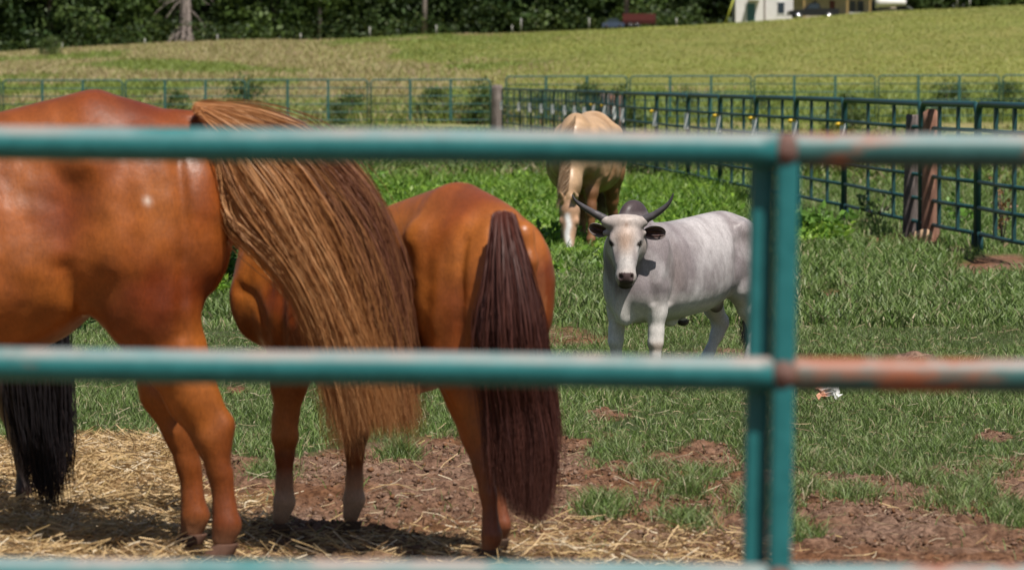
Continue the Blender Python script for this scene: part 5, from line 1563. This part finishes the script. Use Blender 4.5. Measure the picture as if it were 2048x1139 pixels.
def gable(e, x0, x1, y0, y1, z, rise, mt, nm='roof', ov=.3):
    ym = (y0 + y1) / 2
    V = np.array([(x0 - ov, y0 - ov, z), (x1 + ov, y0 - ov, z), (x1 + ov, y1 + ov, z), (x0 - ov, y1 + ov, z), (x0 - ov, ym, z + rise), (x1 + ov, ym, z + rise), (x0 - ov, y0 - ov, z - .12), (x1 + ov, y0 - ov, z - .12), (x1 + ov, y1 + ov, z - .12), (x0 - ov, y1 + ov, z - .12)])
    return mesh_obj(nm, V, [np.array([[0, 1, 5, 4], [2, 3, 4, 5], [0, 6, 7, 1], [2, 8, 9, 3], [6, 9, 8, 7], [1, 7, 8, 2], [3, 9, 6, 0]]), np.array([[1, 2, 5], [3, 0, 4]])], mt, e, smooth=False)
Ys = 241.0; xs0 = wx(1470, Ys)
zs = float(gz(xs0 + 1.5, Ys)) - .1
e = empty('shed', (xs0, Ys, zs)); tag(e, 'white gabled shed with teal doorway at the top of the field', 'shed')
W_ = wx(1585, Ys) - xs0
hb(e, 'wall', 0, W_, 0, 4, -.5, 3.0, M_wall_w)
gable(e, 0, W_, 0, 4, 3.0, 1.2, M_roof)
dr = hb(e, 'door', .72, 1.22, -.06, -.002, -.1, 1.25, M_teald); hb(e, 'door_frame', .64, .70, -.08, -.003, -.1, 1.38, M_frame, dr)
hb(e, 'awning', .80, 1.5, -.7, -.004, 1.45, 1.62, M_frame)
wn_ = hb(e, 'window', 2.65, 3.05, -.05, -.002, .62, 1.30, M_win)
hb(e, 'window_frame', 2.58, 3.12, -.035, -.001, .55, .62, M_frame, wn_); hb(e, 'window_frame', 2.58, 3.12, -.035, -.001, 1.30, 1.38, M_frame, wn_)
hb(e, 'downpipe', 1.80, 1.86, -.07, -.003, -.2, 3.0, mat_plain('brown_pipe', (.20, .14, .13), .7))
Yh_ = 249.0; xh = wx(1560, Yh_); zh = float(gz(xh + 3, Yh_))
e = empty('house', (xh, Yh_, zh)); tag(e, 'low cream house with dark windows and a red door behind the shed', 'house')
Wh = wx(1790, Yh_) - xh
s2 = F / Yh_
hb(e, 'wall', 0, Wh, 0, 7, -.8, 2.9, M_wall_c)
hb(e, 'porch_beam', 0, Wh, -1.2, -.9, 1.25, 1.75, M_tan)
gable(e, 0, Wh, -1.0, 7, 2.9, 1.8, M_roof)
for k, (a, b2) in enumerate([(1624, 1632), (1698, 1709), (1713, 1725), (1741, 1753)]):
    x0, x1 = wx(a, Yh_) - xh, wx(b2, Yh_) - xh
    w2 = hb(e, 'window', x0, x1, -.05, -.002, .25, .98, M_win)
    hb(e, 'window_frame', x0 - .05, x1 + .05, -.07, -.051, .17, .25, M_frame, w2)
hb(e, 'door', wx(1658, Yh_) - xh, wx(1668, Yh_) - xh, -.06, -.002, -.2, .98, M_reddoor)
for a in (1604, 1690, 1735): hb(e, 'porch_post', wx(a, Yh_) - xh - .05, wx(a, Yh_) - xh + .07, -1.1, -1.0, -.4, 1.25, M_tan)
# white boat-like tank right of the house
Yb_ = 243.5; xb_ = wx(1775, Yb_)
e = empty('boat', (xb_, Yb_, float(gz(xb_, Yb_)))); tag(e, 'small white covered boat parked right of the cream house', 'boat')
V = []; Qs = []
n = 12
for i in range(9):
    t = i / 8; x = -.8 + 1.9 * t; w = .55 * math.sin(math.pi * (.12 + .60 * (1 - t))) + .03; hgt = .62 - .30 * t
    for j in range(n):
        a = 2 * math.pi * j / n; V.append([x, math.cos(a) * w, .62 + math.sin(a) * hgt * (.62 if math.sin(a) < 0 else .6)])
for i in range(8):
    for j in range(n): Qs.append([i * n + j, i * n + (j + 1) % n, (i + 1) * n + (j + 1) % n, (i + 1) * n + j])
mesh_obj('hull', np.array(V), [np.array(Qs), np.array([list(range(n))[::-1], [8 * n + j for j in range(n)]])], M_wall_w, e)
hb(e, 'windscreen', .1, .4, -.3, .3, .85, 1.3, M_frame); hb(e, 'trailer', -.7, 1.1, -.35, .35, .12, .24, M_carblack)
# black pickup
def wheel(e, x, y, r=.36, rim=None):
    V, Fs = tube_mesh([(x, y - .11, r), (x, y + .11, r)], [r, r], 18); w_ = mesh_obj('wheel', V, Fs, M_tyre, e)
    V, Fs = tube_mesh([(x, y - .125, r), (x, y - .09, r)], [r * .62, r * .62], 14); mesh_obj('rim', V, Fs, rim or M_chrome, w_)
def extrude_profile(prof, y0, y1):
    n = len(prof); V = np.array([(x, y0, z) for x, z in prof] + [(x, y1, z) for x, z in prof])
    Qs = np.array([[i, (i + 1) % n, n + (i + 1) % n, n + i] for i in range(n)])
    return V, [Qs, np.array([list(range(n))[::-1]]), np.array([[n + i for i in range(n)]])]
Yc = 239.5; xc = wx(1574, Yc)
e = empty('pickup_truck', (xc + .0, Yc, float(gz(xc + 1, Yc)) - .1), .05); tag(e, 'black pickup truck parked between the shed and the house', 'truck')
e.scale = (.62, .62, .62)
V, Fs = extrude_profile([(0, .45), (5.0, .45), (5.1, .9), (5.0, 1.15), (3.3, 1.15), (3.3, 1.0), (1.6, 1.05), (.15, .95), (0, .7)], -.9, .9); mesh_obj('body', V, Fs, M_carblack, e, smooth=False)
V, Fs = extrude_profile([(1.5, 1.04), (2.1, 1.7), (3.1, 1.72), (3.3, 1.04)], -.78, .78); cb_ = mesh_obj('cab', V, Fs, M_carblack, e, smooth=False)
V, Fs = extrude_profile([(1.85, 1.12), (2.2, 1.6), (3.0, 1.62), (3.1, 1.12)], -.80, .80); mesh_obj('window', V, Fs, M_win, cb_, smooth=False)
for x in (.95, 4.05):
    for y in (-.85, .85): wheel(e, x, y, .40)
V, Fs = box_mesh((.05, 0, .8), (.1, 1.4, .25), None, .02); mesh_obj('grille', V, Fs, M_chrome, e)
# red trailer, blue car under the trees
Yt_ = 234.6; xt_ = wx(1212, Yt_)
e = empty('trailer', (wx(1245, Yt_), Yt_, float(gz(wx(1245, Yt_), Yt_)))); tag(e, 'dark red flat trailer parked under the trees beside a pole', 'trailer')
hb(e, 'bed', 0, 2.0, 0, 1.4, .35, .50, M_red); hb(e, 'side_board', 0, 2.0, -.04, -.002, .50, .95, M_red)
for x in (.45, .85): wheel(e, x, -.12, .2, M_carblack)
V, Fs = tube_mesh([(0, .7, .4), (-.6, .7, .35)], [.05, .05], 6); mesh_obj('drawbar', V, Fs, M_red, e)
e = empty('parked_car', (xt_ - .25, 234.8, float(gz(xt_, 234.6)))); tag(e, 'small dark blue car half hidden left of the red trailer', 'car'); e.scale = (.32, .5, .5)
V, Fs = extrude_profile([(0, .35), (4.2, .35), (4.3, .8), (3.4, .95), (.9, .95), (0, .8)], -.8, .8); mesh_obj('body', V, Fs, mat_plain('blue_paint', (.05, .07, .12), .3, .1, 3, bmp=0), e, smooth=False)
V, Fs = extrude_profile([(.9, .94), (1.4, 1.4), (2.8, 1.42), (3.4, .94)], -.7, .7); mesh_obj('windows', V, Fs, M_win, e, smooth=False)
for x in (.8, 3.4): wheel(e, x, -.75, .34, M_carblack)
# utility pole and guy wire with yellow guard
Yp_ = 235.6; xp_ = wx(1252, Yp_)
e = empty('utility_pole', (xp_, Yp_, float(gz(xp_, Yp_)) - .1)); tag(e, 'grey wooden utility pole behind the red trailer', 'utility pole')
V, Fs = tube_mesh([(0, 0, 0), (0, 0, 8)], [.17, .12], 12); mesh_obj('pole', V, Fs, M_woodg, e)
V, Fs = box_mesh((0, -.15, 7.4), (2.2, .1, .12)); mesh_obj('crossarm', V, Fs, M_woodg, e)
Yg = 238; xg = wx(1449, Yg); zg = float(gz(xg, Yg))
V, Fs = merge([tube_mesh([(0, 0, 0), (.55, 0, 1.6)], [.05, .045], 8), tube_mesh([(.55, 0, 1.6), (2.4, 0, 7)], [.015, .015], 5)])
o = mesh_obj('guy_wire', V, Fs, mat_plain('yellow_guard', (.40, .42, .05), .6, .2, 5)); o.location = (xg, Yg, zg); tag(o, 'slanting guy wire in a yellow guard left of the white shed', 'guy wire')
# clouds of sky are out of frame; air between camera and hill
